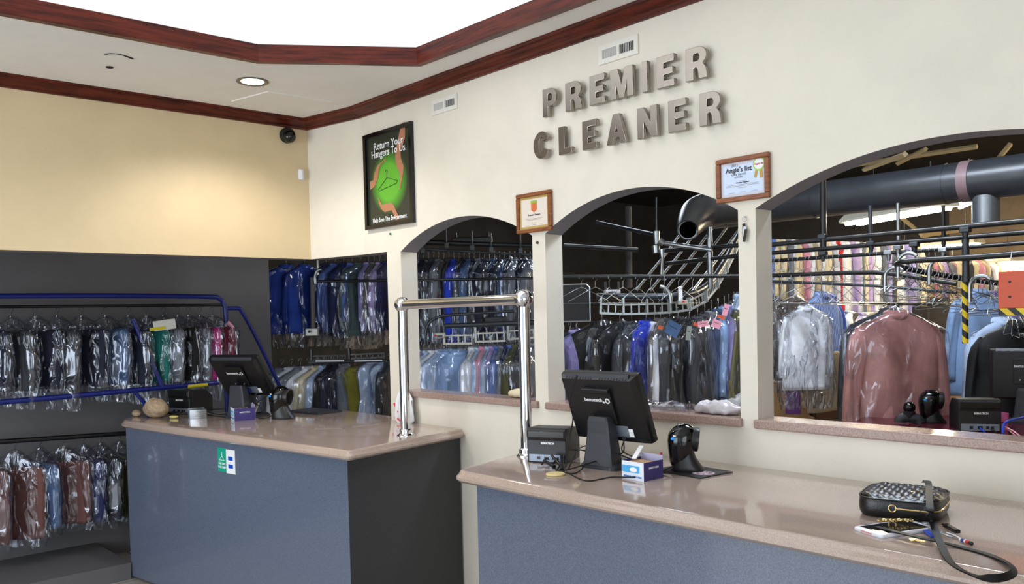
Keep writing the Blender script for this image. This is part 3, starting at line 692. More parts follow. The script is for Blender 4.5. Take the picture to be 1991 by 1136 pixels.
def pin_box(base, rz, label, left=False, sc=1):
    t = thing('open_box', label, 'box', base, rz, None); t.scale = (sc,) * 3
    wd, dp, h, th = .105, .11, .068, .0025
    white, purple = mat('box_white', (226, 232, 242), .5), mat('box_purple', (52, 42, 104), .5)
    MB().box((0, -dp/2, h/2), (wd, th, h)).build('front_panel', white, t)
    mb = MB(); mb.box((wd/2, 0, h/2), (th, dp, h)); mb.build('side_panel', purple, t)
    mb = MB(); mb.box((-wd/2, 0, h/2), (th, dp, h)); mb.build('side_panel', purple, t)
    mb = MB(); mb.box((0, dp/2, h/2 + .008), (wd, th, h + .016)); mb.build('back_panel', mat('box_lilac', (176, 172, 200), .5), t)
    mb = MB(); mb.box((0, 0, th/2), (wd, dp, th)); mb.build('bottom', M_card, t)
    mb = MB(); mb.box((-.004, -.008, h * .62), (wd * .8, dp * .7, .04)); mb.build('card_pack', M_card, t)
    blue = mat('box_cyan', (70, 170, 225), .5)
    mb = MB(); mb.box((-.008, -dp/2 - .002, .040), (wd * .78, .001, .026)); mb.build('blue_band', blue, t)
    mb = MB(); mb.sphere((.005, -dp/2 - .0028, .038), .012, 10, (1.5, .1, .8)); mb.build('white_oval', M_paper, t, True)
    text('lettering', 'PREMIUM SAFETY PINS', .0085, mat('box_blue_text', (50, 110, 190), .5), t, (0, -dp/2 - .002, .012), bold=.0003)
    o = obj('lettering', text_mesh('SAFETY PINS', .010, M_text, bold=.0002), t); o.rotation_euler = (PI/2, 0, PI/2); o.location = (wd/2 + .002, 0, .045)
    return t
p = onc(1205, 932); pin_box((p.x + .048, p.y + .075, H), -.03, 'open white and purple cardboard box of tickets on the right counter')
def on_in(px, py, z, dx=0, dy=0): q = at_z(px, py, z); return Vector((q.x + dx, q.y + dy, z))
# things in the right box
q = on_in(1240, 880, H + .085)
mb = MB(); mb.box((0, 0, 0), (.018, .10, .006), mtx=Matrix.Rotation(.35, 4, 'Z') @ Matrix.Rotation(.35, 4, 'X'), bev=.001); o = tag(mb.build('paper_stack', M_paper), 'thin white folded papers sticking out of the right counter box', 'paper'); o.location = q
mb = MB(); mb.cyl((0, 0, -.05), (0, .004, .0), .005, 10); o = tag(mb.build('red_pen', mat('pen_red', (200, 30, 40), .4)), 'red capped pen standing in the box on the right counter', 'pen'); o.location = on_in(1284, 880, H + .062)
# yellow puck
p = onc(1080, 924); mb = MB(); mb.lathe([(.034, 0), (.037, .002), (.037, .006), (.033, .008)], (0, 0, 0), 30); o = tag(mb.build('round_sponge', mat('sponge_yellow', (228, 208, 150), .8)), 'flat round cream sponge under the cables on the right counter', 'sponge'); o.location = (p.x, p.y, H)
# adapters and cable tangle
t = thing('cable_bundle', 'tangle of black cables and plugs between printer and monitor on the right counter', 'cables', onc(1100, 905))
r0 = Vector(t.location)
def lc(px, py, dz): return at_z(px, py, H + dz) - r0
cb = [[(1122, 730, .40), (1108, 780, .30), (1114, 815, .2), (1106, 860, .10), (1100, 908, .01)],
      [(1080, 918, .004), (1110, 880, .03), (1140, 878, .04), (1180, 905, .008)],
      [(1100, 915, .01), (1150, 900, .03), (1200, 885, .04), (1245, 902, .012)],
      [(1105, 912, .02), (1130, 870, .05), (1170, 872, .045), (1210, 895, .01)],
      [(1102, 918, .004), (1140, 935, .003), (1190, 928, .003), (1240, 928, .012), (1300, 918, .012)],
      [(1065, 898, .02), (1080, 912, .006), (1120, 920, .004), (1150, 890, .03), (1180, 870, .06)]]
for c in cb:
    MB().tube(bez([lc(*q) for q in c], 10), .0028, 6).build('cable', M_rub, t, True)
for a, b, r in (((1058, 896, .022), (1078, 908, .014), .008), ((1072, 885, .04), (1090, 905, .012), .007), ((1092, 888, .03), (1093, 915, .004), .010)):
    MB().tube([lc(*a), lc(*b)], [r * .7, r], 10).build('plug', M_blkm, t, True)

# left counter equipment
p = onc(452, 812); monitor((p.x + .06, p.y + .06, H), .42, 'black point-of-sale monitor seen from behind on the left counter', sc=1.12, tilt=.6, zc=.245)
p = onc(372, 802); printer((p.x, p.y + .0, H), .35, 'black receipt printer at the back of the left counter', sc=1.15)
p = onc(538, 815); scanner((p.x, p.y + .03, H), .62, 'glossy black barcode scanner on the left counter', 'barcode scanners', 1.15)
p = onc(447, 817); pin_box((p.x + .05, p.y + .065, H), -.25, 'open white and blue box of pens on the left counter', sc=1.15)
mb = MB(); slab(mb, round_poly([(-.17, -.10), (.17, -.10), (.17, .10), (-.17, .10)], .02), [(0, 0), (0, .010), (-.006, .014)])
p = onc(600, 804); o = tag(mb.build('keyboard_tray', M_plast2), 'flat black keyboard-like tray lying behind the left counter scanner', 'tray'); o.location = (p.x - .02, p.y + .06, H); o.rotation_euler = (0, 0, .15)
# stone
mb = MB(); mb.sphere((0, 0, .058), .10, 20, (1.12, .75, .68))
mb.v = [tuple(Vector(v) * (1 + .10 * noise.noise(Vector(v) * 14))) for v in mb.v]
mb.v = [(v[0] * (1 - .25 * max(0, v[2] - .05) / .06), v[1], max(v[2], 0)) for v in mb.v]
p = onc(292, 812); o = tag(mb.build('tan_stone', mat('stone_tan', (186, 160, 130), .9, noise_amt=.25, nscale=40, bump=.3, bscale=120), None, True), 'rounded tan stone at the far left end of the left counter', 'stone'); o.location = (p.x, p.y + .04, H)
mb = MB(); mb.sphere((0, 0, .02), .035, 12, (1.3, .8, .7)); mb.v = [(v[0], v[1], max(v[2], 0)) for v in mb.v]
p = onc(268, 810); o = tag(mb.build('small_stone', MATS['stone_tan'], None, True), 'smaller flat tan stone tucked left of the rounded stone', 'stone'); o.location = (p.x - .02, p.y, H)
# clear tray
M_acr = bpy.data.materials.new('clear_acrylic'); M_acr.use_nodes = True; nt = M_acr.node_tree
for n in list(nt.nodes): nt.nodes.remove(n)
o_ = nt.nodes.new('ShaderNodeOutputMaterial'); a_ = nt.nodes.new('ShaderNodeBsdfTransparent'); a_.inputs[0].default_value = (.86, .89, .92, 1); g_ = nt.nodes.new('ShaderNodeBsdfGlossy'); g_.inputs[1].default_value = .05; x_ = nt.nodes.new('ShaderNodeMixShader'); x_.inputs[0].default_value = .18
nt.links.new(a_.outputs[0], x_.inputs[1]); nt.links.new(g_.outputs[0], x_.inputs[2]); nt.links.new(x_.outputs[0], o_.inputs[0])
p = onc(375, 814); t = thing('clear_tray', 'small clear plastic tray with slips on the left counter', 'tray', (p.x, p.y + .03, H), -.3)
mb = MB(); mb.box((0, 0, .003), (.14, .10, .004))
for c, d_ in (((0, -.05, .03), (.14, .002, .06)), ((0, .05, .03), (.14, .002, .06)), ((-.07, 0, .03), (.002, .10, .06)), ((.07, 0, .03), (.002, .10, .06)), ((0, 0, .025), (.002, .10, .05))): mb.box(c, d_)
mb.build('tray_walls', M_acr, t)
mb = MB(); mb.box((.03, -.01, .008), (.04, .03, .004), rz=.4); o = tag(mb.build('paper_slips', mat('slip_salmon', (226, 160, 150), .7)), 'salmon pink paper slip lying in the clear tray', 'paper'); o.location = (p.x, p.y + .03, H)
mb = MB(); mb.lathe([(.02, 0), (.026, .003), (.024, .01)], (0, 0, 0), 20, Matrix.Diagonal((1.5, 1, 1, 1))); p = onc(338, 812); o = tag(mb.build('yellow_sponge', mat('sponge_lemon', (222, 206, 120), .8)), 'small yellow sponge beside the stone on the left counter', 'sponge'); o.location = (p.x, p.y, H)
for k in range(4):
    mb = MB(); mb.cyl((0, 0, 0), (.05 * math.cos(k), .03 * math.sin(k), .085), .004, 8)
    p = onc(478, 812); o = tag(mb.build('pen', (M_rub, M_paper, mat('pen_wood', (190, 150, 100), .5), M_zinc)[k]), ('black pen', 'white pen', 'wooden pencil', 'silver pen')[k] + ' in the blue-sided box on the left counter', 'pen'); o.location = (p.x + .0 + .012 * k, p.y + .05, H + .006)
t = thing('cable_bundle', 'tangle of black cables behind the clear tray on the left counter', 'cables', onc(340, 806)); r0 = Vector(t.location)
for c in ([(322, 800, .01), (345, 805, .02), (390, 800, .03), (430, 806, .01), (470, 798, .05)], [(330, 803, .01), (360, 797, .02), (410, 808, .01), (440, 812, .004)], [(325, 806, .004), (350, 796, .03), (400, 797, .04), (480, 790, .07), (520, 770, .1)]):
    MB().tube(bez([lc(*q) for q in c], 10), .003, 6).build('cable', M_rub, t, True)
for k in range(3):
    a = lc(328 + 8 * k, 803 + k, .008); MB().box(a, (.03, .016, .014), rz=k, bev=.003).build('plug', M_blkm, t)

# ---------------------------------------------------------------- handbag, phone, keys
p = at_z(1760, 1003, H)
t = thing('handbag', 'black quilted leather handbag lying flat on the right counter', 'bag', (p.x - .02, p.y + .045, H), .20)
bw, bd, bh = .228, .245, .072
mb = MB(); rings = []; NB = 56
def bagring(k, z, bulge=0):
    o_ = []
    for j in range(NB):
        a = 2 * PI * j / NB; c_, s_ = math.cos(a), math.sin(a); e = .42
        o_.append((bw/2 * k * math.copysign(abs(c_) ** e, c_), bd/2 * k * math.copysign(abs(s_) ** e, s_), z))
    return o_
for k, z in ((.86, .0), (.95, .004), (.985, .012), (1, .025), (1, .04), (.985, .052), (.96, .058)): rings.append(bagring(k, z))
mb.loft(rings, False, False); mb.build('side_gusset', M_leath, t, True, 60)
# quilted top
mb = MB(); nx, ny = 60, 46; vs = []
for j in range(ny + 1):
    for i in range(nx + 1):
        u, v = i / nx * 2 - 1, j / ny * 2 - 1
        x = u * math.sqrt(1 - .36 * v ** 6) ; y = v * math.sqrt(1 - .36 * u ** 6)
        edge = max(abs(u), abs(v))
        q = abs(math.sin((u * 5.2 + v * 3.6) * PI / 1.6)) * abs(math.sin((u * 5.2 - v * 3.6) * PI / 1.6))
        z = .058 + .008 * (1 - edge ** 4) + .007 * (q ** .6) * (1 - edge ** 8)
        vs.append((x * bw/2 * .96, y * bd/2 * .96, z))
mb.add(vs, [(j * (nx + 1) + i, j * (nx + 1) + i + 1, (j + 1) * (nx + 1) + i + 1, (j + 1) * (nx + 1) + i) for j in range(ny) for i in range(nx)])
mb.build('quilted_panel', M_leath, t, True, 180)
MB().tube(bagring(.985, .057) + [bagring(.985, .057)[0]], .0028, 8, cap=False).build('piping', M_leath, t, True)
zp = [Vector(q) for q in bagring(1.004, .034)]
mb = MB(); mb.tube(zp[44:56] + zp[:8], .0026, 6); mb.build('gold_zip', M_gold, t, True)
mb = MB(); mb.box((.085, -.118, .034), (.02, .005, .007), bev=.002); mb.tube([(.0, -.121, .034), (.08, -.120, .034)], .003, 8); mb.build('gold_zip_pull', M_gold, t)
mb = MB()
for k in range(9): mb.box((.030 + k * .0036, -.055 + k * .0062, .0745), (.0032, .006, .001), rz=.75)
mb.build('gold_lettering', M_gold, t)
mb = MB(); mb.tube(arc((-.01, -.123, .034), .010, 0, 2 * PI, 18), .0022, 8); mb.build('gold_ring', M_gold, t, True)
r0 = Vector(t.location); iR = Matrix.Rotation(-.20, 3, 'Z')
def lb(px, py, dz): return iR @ (at_z(px, py, H + dz) - r0)
# strap: flat ribbon
def ribbon(mb, pts, wdt, th, ups=None):
    pts = [Vector(q) for q in pts]; k = len(pts); vs = []; fs = []
    for i, q in enumerate(pts):
        tt_ = (pts[min(i + 1, k - 1)] - pts[max(i - 1, 0)]).normalized(); up = Vector(ups[i]) if ups else Vector((0, 0, 1))
        sd = tt_.cross(up).normalized(); nn = sd.cross(tt_).normalized()
        for a, b in ((-1, -1), (1, -1), (1, 1), (-1, 1)): vs.append(q + sd * (a * wdt / 2) + nn * (b * th / 2))
    for i in range(k - 1):
        for j in range(4): fs.append((i * 4 + j, i * 4 + (j + 1) % 4, (i + 1) * 4 + (j + 1) % 4, (i + 1) * 4 + j))
    fs += [(3, 2, 1, 0), tuple((k - 1) * 4 + j for j in range(4))]
    return mb.add(vs, fs)
pts = bez([lb(1687, 1020, .006), lb(1740, 1034, .014), lb(1800, 1048, .014), lb(1860, 1062, .004), lb(1930, 1082, .004), lb(1965, 1100, .012), lb(1968, 1116, .020), lb(1935, 1125, .02), lb(1890, 1118, .016), lb(1850, 1095, .010), lb(1830, 1060, .014), lb(1815, 1020, .035), lb(1808, 985, .078), lb(1805, 940, .09), lb(1795, 937, .088)], 8)
n_ = len(pts); ups = []
for i in range(n_):
    f_ = i / n_; k = max(0, 1 - abs(f_ - .47) / .22)
    ups.append(Vector((0, 0, 1)).lerp(Vector((.75, -.6, .35)), k).normalized())
ribbon(MB(), pts, .018, .003, ups).build('strap', M_strap, t, True, 30)
mb = MB()
c0, c1 = lb(1770, 1012, .02), lb(1712, 1012, .022)
for k in range(9):
    q = c0.lerp(c1, k / 8); rot = Matrix.Rotation(k * PI/2 + .5, 4, 'X')
    mb.tube([q + rot @ Vector((.0075 * math.cos(a), .0045 * math.sin(a), 0)) for a in [2 * PI * j / 10 for j in range(11)]], .0018, 6)
mb.build('gold_chain', M_gold, t, True)
def quad_on(px_list, z): return [at_z(*q, z) for q in px_list]
c = quad_on([(1680, 1036), (1737, 1054), (1796, 1027), (1745, 1012)], H)
ctr = sum(c, Vector()) / 4; dx = (c[1] - c[0]); ang = math.atan2(dx.y, dx.x)
t = thing('smartphone', 'white smartphone with black screen lying in front of the handbag', 'phone', (ctr.x, ctr.y, H), ang)
L1, L2 = (c[1] - c[0]).length, (c[2] - c[1]).length
mb = MB(); slab(mb, round_poly([(-L1/2, -L2/2), (L1/2, -L2/2), (L1/2, L2/2), (-L1/2, L2/2)], .012), [(-.001, 0), (.0005, .002), (.0005, .008), (-.001, .010)]); mb.build('case', mat('phone_white', (232, 232, 240), .25), t, True)
mb = MB(); mb.box((0, 0, .0103), (L1 - .016, L2 - .034, .0008)); mb.build('screen', M_gloss, t)
mb = MB(); mb.box((-L1 * .02, -L2/2 - .0008, .005), (.04, .001, .004)); mb.build('port_edge', mat('phone_pink', (214, 150, 150), .3), t)
p0 = at_z(1822, 1035, H)
t = thing('key_bunch', 'bunch of keys with blue fob and beaded red charm by the handbag', 'keys', p0); r0 = Vector(t.location)
def lk(px, py, dz): return at_z(px, py, H + dz) - r0
for i, (a, b, m_) in enumerate((((1800, 1018, .012), (1830, 1038, .006), M_zinc), ((1812, 1030, .008), (1852, 1046, .006), M_zinc), ((1838, 1020, .012), (1862, 1036, .008), M_gloss), ((1795, 1028, .006), (1815, 1044, .006), mat('fob_blue', (20, 70, 190), .35)), ((1775, 1050, .004), (1800, 1054, .004), M_gold))):
    A, B = lk(*a), lk(*b); mb = MB(); d_ = B - A
    mb.box((A + B) / 2, (d_.length, .016 if i in (2, 3) else .009, .004 if i != 2 else .01), mtx=Matrix.Rotation(math.atan2(d_.y, d_.x), 4, 'Z'), bev=.002); mb.lathe([(.010, 0), (.010, .003)], A - Vector((0, 0, .001)), 14)
    mb.build('key' if i != 3 else 'blue_fob', m_, t)
mb = MB(); mb.tube(bez([lk(1840, 1036, .006), lk(1858, 1042, .008), lk(1875, 1052, .005)], 5), .0018, 6); mb.build('cord', M_paper, t, True)
mb = MB(); bc = [M_paper, mat('bead_blue', (40, 50, 130), .3), mat('bead_red', (210, 50, 50), .3), M_blkm]
for k in range(8):
    q = lk(1868 + k * 3, 1050 + k * 1.0, .007); mb = MB(); mb.sphere(q, .0052, 6); mb.build('bead', bc[(0, 1, 1, 0, 2, 2, 3, 3)[k]], t, True)

# ---------------------------------------------------------------- small things by the wall
mb = MB(); rings = []
for z, k in ((0, .7), (.02, .95), (.08, 1), (.14, .85), (.18, .55), (.21, .35), (.23, .42)):
    rings.append([((.085 * k * math.cos(a)) * (1 + .12 * math.sin(5 * a + z * 40)), .03 * k * math.sin(a) * (1 + .3 * math.sin(7 * a)), z) for a in [2 * PI * j / 36 for j in range(36)]])
mb.loft(rings); p = at_y(787, 813, -.05)
t = thing('carrier_bag', 'crumpled white plastic carrier bag with red print behind the chrome post', 'bag', (p.x, -.05, H), 0); mb.build('bag_body', mat('carrier_white', (232, 232, 234), .35, bump=.4, bscale=30), t, True)
mb = MB()
for k, (x, z, a) in enumerate(((-.075, .10, .9), (-.055, .075, .9), (-.06, .025, .1), (.0, .02, .2), (.06, .03, -.8))): mb.box((x, -.034 + abs(x) * .25, z), (.035, .003, .014), mtx=Matrix.Rotation(a, 4, 'Y'))
mb.build('red_print', mat('carrier_red', (220, 60, 60), .5), t)
mb = MB(); mb.sphere((0, 0, .02), .05, 12, (1.6, .9, .5)); mb.v = [(v[0], v[1], max(0, v[2] + .006 * noise.noise(Vector(v) * 40))) for v in mb.v]
p = at_z(1015, 772, 1.226); o = tag(mb.build('folded_cloth', mat('cloth_cream', (216, 202, 168), .8), None, True), 'folded cream cloth on the sill of the left arch', 'cloth'); o.location = (min(p.x, 2.11), .075, 1.226)
# film-wrapped stuff on the middle sill
p = at_y(1245, 800, .05)
t = thing('wrapped_hanger', 'grey tube hanger wrapped in film lying on the middle arch sill', 'hanger', (p.x, .06, 1.226), 0)
mb = MB(); mb.tube(bez([(-.22, 0, .014), (0, -.01, .016), (.17, 0, .014), (.2, .01, .010)], 6), .009, 8); mb.build('tube', mat('grey_tube', (120, 116, 118), .5), t, True)
mb = MB(); rings = [[(x, .045 * math.cos(a) * (1 + .2 * math.sin(31 * x)), max(0, .016 + .018 * math.sin(a) * (1 + .3 * math.sin(47 * x)))) for a in [2 * PI * j / 14 for j in range(14)]] for x in [-.24 + .02 * k for k in range(26)]]
mb.loft(rings).build('film_wrap', F_bag2, t, True)
mb = MB(); mb.sphere((0, 0, .02), .06, 16, (1.9, .8, .55)); mb.v = [(v[0], v[1], max(0, v[2] + .016 * noise.noise(Vector(v) * 30))) for v in mb.v]
o = tag(mb.build('crumpled_bag', mat('milky_plastic', (196, 190, 194), .25, bump=.6, bscale=40), None, True), 'crumpled milky plastic bag at the right end of the middle sill', 'bag'); p = at_y(1395, 812, .06); o.location = (min(p.x, 3.21), .065, 1.226)
# ================================================================== GARMENTS
RGB = {'navy': (30, 36, 84), 'dark navy': (20, 24, 48), 'royal blue': (34, 62, 200), 'bright blue': (50, 84, 190), 'mid blue': (96, 122, 190), 'light blue': (150, 180, 222), 'pale blue': (190, 208, 236),
       'white': (232, 234, 240), 'cream': (226, 216, 190), 'grey': (120, 124, 132), 'dark grey': (56, 58, 64), 'black': (13, 13, 15), 'green grey': (86, 104, 104), 'lavender': (160, 150, 204), 'lilac': (186, 164, 214),
       'purple': (96, 70, 150), 'pink': (222, 150, 170), 'dusty pink': (184, 130, 124), 'olive': (128, 122, 34), 'dark olive': (84, 84, 46), 'beige': (190, 172, 142), 'tan': (160, 128, 92), 'red': (190, 34, 38),
       'dark red': (120, 26, 50), 'magenta': (196, 22, 130), 'teal': (16, 120, 110), 'brown': (108, 68, 62), 'steel blue': (70, 98, 140), 'orange': (220, 90, 40), 'maroon': (90, 24, 40), 'taupe': (110, 100, 92)}
def cloth(cn): return mat('cloth_' + cn.replace(' ', '_'), RGB[cn], .8, noise_amt=.12, nscale=8, bump=.12, bscale=300)
mst = bpy.data.materials.new('cloth_striped'); mst.use_nodes = True; nt = mst.node_tree; bs = nt.nodes['Principled BSDF']; bs.inputs['Roughness'].default_value = .8
tc = nt.nodes.new('ShaderNodeTexCoord'); wv = nt.nodes.new('ShaderNodeTexWave'); wv.inputs['Scale'].default_value = 22; rp = nt.nodes.new('ShaderNodeValToRGB')
rp.color_ramp.elements[0].color = lin((70, 90, 150)); rp.color_ramp.elements[1].color = lin((160, 180, 220)); nt.links.new(tc.outputs['Object'], wv.inputs[0]); nt.links.new(wv.outputs[0], rp.inputs[0]); nt.links.new(rp.outputs[0], bs.inputs[0])
MATS['cloth_striped'] = mst; RGB['blue striped'] = (0, 0, 0); MATS['cloth_blue_striped'] = mst
def ringpts(hw, ht, z, n, seed, fold, cx=0, cy=0, k=5):
    o_ = []
    for j in range(n):
        a = 2 * PI * j / n; c_, s_ = math.cos(a), math.sin(a)
        x = hw * math.copysign(abs(c_) ** .8, c_); y = ht * math.copysign(abs(s_) ** .75, s_)
        w_ = noise.noise(Vector((x * k * 2.2 + seed * 7.1, (1 if s_ > 0 else -1) * 1.7, z * 1.6 + seed)))
        y += fold * w_ * ht * (.4 + .6 * abs(s_)); x += .12 * fold * ht * noise.noise(Vector((seed, a * 2, z * 9)))
        o_.append((x + cx, y + cy, z))
    return o_
GC = {}
def interp(prof, z):
    for (z0, *a), (z1, *b) in zip(prof, prof[1:]):
        if z1 <= z <= z0:
            t_ = (z0 - z) / max(z0 - z1, 1e-6); return [p * (1 - t_) + q * t_ for p, q in zip(a, b)]
    return prof[-1][1:]
PROF = {'shirt': [(-.075, .05, .026), (-.10, .062, .034), (-.115, .10, .034), (-.135, .15, .034), (-.165, .19, .038), (-.24, .205, .048), (-.42, .195, .054), (-.62, .205, .058), (-.76, .21, .056)],
        'jacket': [(-.07, .055, .030), (-.10, .07, .040), (-.115, .12, .040), (-.135, .18, .042), (-.17, .222, .050), (-.26, .232, .060), (-.45, .215, .062), (-.62, .23, .066), (-.80, .24, .062)],
        'dress': [(-.08, .04, .03), (-.10, .07, .035), (-.12, .13, .035), (-.16, .16, .04), (-.3, .15, .045), (-.42, .13, .045), (-.6, .17, .06), (-.95, .24, .08)],
        'trousers': [(-.155, .15, .012), (-.17, .165, .03), (-.22, .168, .034), (-.4, .165, .034), (-.56, .15, .03)]}
def gmesh(kind, v):
    key = (kind, v)
    if key in GC: return GC[key]
    P = PROF[kind]; mb = MB(); z0, z1 = P[0][0], P[-1][0]; nr = 22; n = 36; rings = []
    for i in range(nr + 1):
        z = z0 + (z1 - z0) * (i / nr) ** 1.15; hw, ht = interp(P, z); rings.append(ringpts(hw, ht, z, n, v * 3.3, .9 * min(1, (i / nr) * 2.5)))
    mb.loft(rings)
    if kind in ('shirt', 'jacket'):
        W_ = P[4][1]
        for s_ in (-1, 1):
            sr = []
            Lz = -.66 if kind == 'shirt' else -.74
            for i in range(13):
                u = i / 12; z = -.15 + (Lz + .15) * u; cx = s_ * (W_ - .035 + .055 * math.sin(u * PI * .55)); r_ = .052 * (1 - .35 * u) * (1.1 if kind == 'jacket' else 1) * (.3, .82, .97)[min(i, 2)] if i < 3 else .052 * (1 - .35 * u) * (1.1 if kind == 'jacket' else 1)
                sr.append(ringpts(r_, r_ * .75, z, 16, v * 5 + s_, .8, cx, .012 * s_ * (v % 3 - 1) + .008, 16))
            mb.loft(sr)
        # folded collar
        mb.tube([(.055 * math.cos(a), .034 * math.sin(a), -.092 - .016 * (math.sin(a) < -.3)) for a in [2 * PI * j / 18 for j in range(19)]], .013, 8, flat=1.7)
    me = mb.mesh(f'{kind}_body', cloth('grey'), True); GC[key] = me; return me
def bagmesh(kind, v, extra=.10):
    key = ('bag', kind, v, extra)
    if key in GC: return GC[key]
    P = PROF['trousers' if kind == 'trousers' else kind]; mb = MB(); rings = []; n = 40; z1 = P[-1][0] - extra; nr = 26
    for i in range(nr + 1):
        u = i / nr; z = -.055 + (z1 + .055) * u
        hw, ht = interp(P, max(z, P[-1][0]))
        if kind in ('shirt', 'jacket'): hw += .045 if z < -.17 else .012
        else: hw += .02
        hw = max(hw, .022); ht += .014
        if z > P[0][0]: hw = .02 + (.055 - z) * 0 + abs(z + .055) * (1.2 if kind != 'trousers' else 1.45); ht = .018 + abs(z + .055) * .2
        if z < P[-1][0]: k_ = (P[-1][0] - z) / extra; ht *= (1 - .25 * k_); hw *= (1 - .12 * k_)
        rings.append([(x, y + .008 * noise.noise(Vector((x * 22, z * 9, v + (3 if y > 0 else 0)))), zz + (.018 * noise.noise(Vector((x * 18, 0, v))) if i == nr else 0)) for x, y, zz in ringpts(hw, ht, z, n, v * 2.1 + 9, 1.0 if u > .15 else .2, 0, 0, 9)])
    mb.loft(rings, False, False); me = mb.mesh('plastic_bag', F_bag, True); GC[key] = me; return me
def hangmesh(kind='wire'):
    if ('h', kind) in GC: return GC[('h', kind)]
    mb = MB(); r_ = .0017 if kind == 'wire' else .005
    hook = [Vector((.016 * math.cos(a) , 0, -.016 + .016 * math.sin(a))) for a in [math.radians(q) for q in range(200, -91, -24)]] + [Vector((0, 0, -.045)), Vector((0, 0, -.07))]
    mb.tube(hook, r_, 6)
    e_ = .20 if kind != 'small' else .17
    mb.tube([(0, 0, -.068), (.05, 0, -.085), (e_, 0, -.150), (e_ + .004, 0, -.158), (e_ - .01, 0, -.162), (-e_ + .01, 0, -.162), (-e_ - .004, 0, -.158), (-e_, 0, -.150), (-.05, 0, -.085), (0, 0, -.068)], r_, 6)
    me = mb.mesh('hanger', M_zinc, True); GC[('h', kind)] = me; return me
def ticketmesh():
    if 't' in GC: return GC['t']
    mb = MB(); n = 6; vs = []; w_, h_ = .05, .085
    for i in range(n + 1):
        u = i / n; vs += [(-w_/2, .012 * math.sin(u * 2.2), -u * h_), (w_/2, .012 * math.sin(u * 2.2), -u * h_)]
    mb.add(vs, [(2*i, 2*i+1, 2*i+3, 2*i+2) for i in range(n)]); mb.mi = 1
    mb.box((0, -.0005, -.028), (.026, .002, .006)); mb.box((0, .006, -.060), (.02, .002, .010))
    me = mb.mesh('ticket', [M_pink, M_dark]); GC['t'] = me; return me
def setmat(o, m):
    o.material_slots[0].link = 'OBJECT'; o.material_slots[0].material = m
ORD = ['first', 'second', 'third', 'fourth', 'fifth', 'sixth', 'seventh', 'eighth', 'ninth', 'tenth', 'eleventh', 'twelfth', 'thirteenth', 'fourteenth', 'fifteenth', 'sixteenth', 'seventeenth', 'eighteenth', 'nineteenth', 'twentieth',
       'twenty-first', 'twenty-second', 'twenty-third', 'twenty-fourth', 'twenty-fifth', 'twenty-sixth', 'twenty-seventh', 'twenty-eighth', 'twenty-ninth', 'thirtieth']
CATS = {'shirt': 'shirt', 'jacket': 'jacket', 'dress': 'dress', 'trousers': 'trousers'}
gv = [0]
def garment(kind, cn, loc, rz, label, group=None, sc=1, bag=True, ticket=None, hm=None, film_m=None, extra=.10, hanger=True, zs=1, parts=True):
    """hook at loc, hanging down; shoulders run along local X"""
    gv[0] += 1; v = gv[0] % 5
    nm = {'shirt': 'hanging_shirt', 'jacket': 'hanging_jacket', 'dress': 'hanging_dress', 'trousers': 'hanging_trousers'}[kind]
    if not parts:
        o = obj(nm, gmesh(kind, v)); setmat(o, cloth(cn)); o.location = loc; o.rotation_euler = (0, 0, rz); o.scale = (sc, sc, sc * zs); return tag(o, label, CATS[kind], group)
    t = thing(nm, label, CATS[kind], loc, rz, group); t.scale = (sc, sc, sc * zs)
    o = obj(gmesh(kind, v).name.split('.')[0], gmesh(kind, v), t); setmat(o, cloth(cn))
    if hanger:
        o = obj('hanger', hangmesh(), t)
        if hm: setmat(o, hm)
    if bag:
        o = obj('plastic_bag', bagmesh(kind, v, extra), t)
        if film_m: setmat(o, film_m)
    if ticket:
        o = obj('ticket', ticketmesh(), t); o.location = (.02, -.075, -.10) if ticket != 'side' else (.15, -.02, -.13); o.rotation_euler = (0, random.uniform(-.6, .9), random.uniform(-1.2, .6) - rz + .7)
        o.scale = (1.25,) * 3
        if cn in ('dusty pink',) or ticket == 'orange': setmat(o, M_orange)
    return t
def row(specs, place, where, group, parts=True, **kw):
    """specs: (px, py, colour, kind, turn from edge-on in degrees, options); labels count from the left"""
    for i, sp in enumerate(specs):
        px, py, cn, kind, turn = sp[:5]; op = dict(kw); op.update(sp[5] if len(sp) > 5 else {})
        bagw = 'bagged ' if op.get('bag', True) and parts else ''
        lab = f"{bagw}{cn} {kind}, {ORD[i]} from the left {where}"
        garment(kind, cn, place(px, py), VA + PI/2 - math.radians(turn), lab, group, parts=parts, **op)

# ---- left racks behind the left counter
RX = -.93
def onrack(px, py): return at_x(px, py, RX)
def trk(name_pts, r): return MB().tube(name_pts, r, 10)
t = thing('blue_tube_rack', 'dark blue bent tube garment rack standing before the grey recess wall', 'rack', (RX, -.9, 0), 0)
r0 = Vector(t.location)
def lr(px, py, dx=0): return at_x(px, py, RX + dx) - r0
MB().tube(bez([lr(-40, 576), lr(200, 575), lr(400, 577), lr(426, 581), lr(436, 594), lr(439, 620), lr(440, 745)], 8), .017, 12).build('top_hoop', M_navyt, t, True)
MB().tube(bez([lr(440, 600), lr(460, 600), lr(470, 606), lr(500, 660), lr(552, 768)], 8), .015, 12).build('slanted_brace', M_navyt, t, True)
MB().tube([lr(258, 620, .14), lr(318, 757, .14)], .016, 12).build('diagonal_brace', M_navyt, t, True)
MB().tube([lr(-40, 786, .14), lr(120, 772, .14), lr(425, 744, .14)], .018, 12).build('lower_bar', M_navyt, t, True)
MB().tube([lr(258, 757, .14), lr(286, 790, .14), lr(300, 860, .14)], .014, 12).build('lower_brace', M_navyt, t, True)
MB().tube([lr(-40, 597), lr(436, 593)], .010, 10).build('hanging_bar', M_blkm, t, True)
MB().tube([lr(-40, 862), lr(245, 843), lr(330, 835)], .016, 10).build('low_hanging_bar', M_blkm, t, True)
for q in ((440, 745), (445, 745)): pass
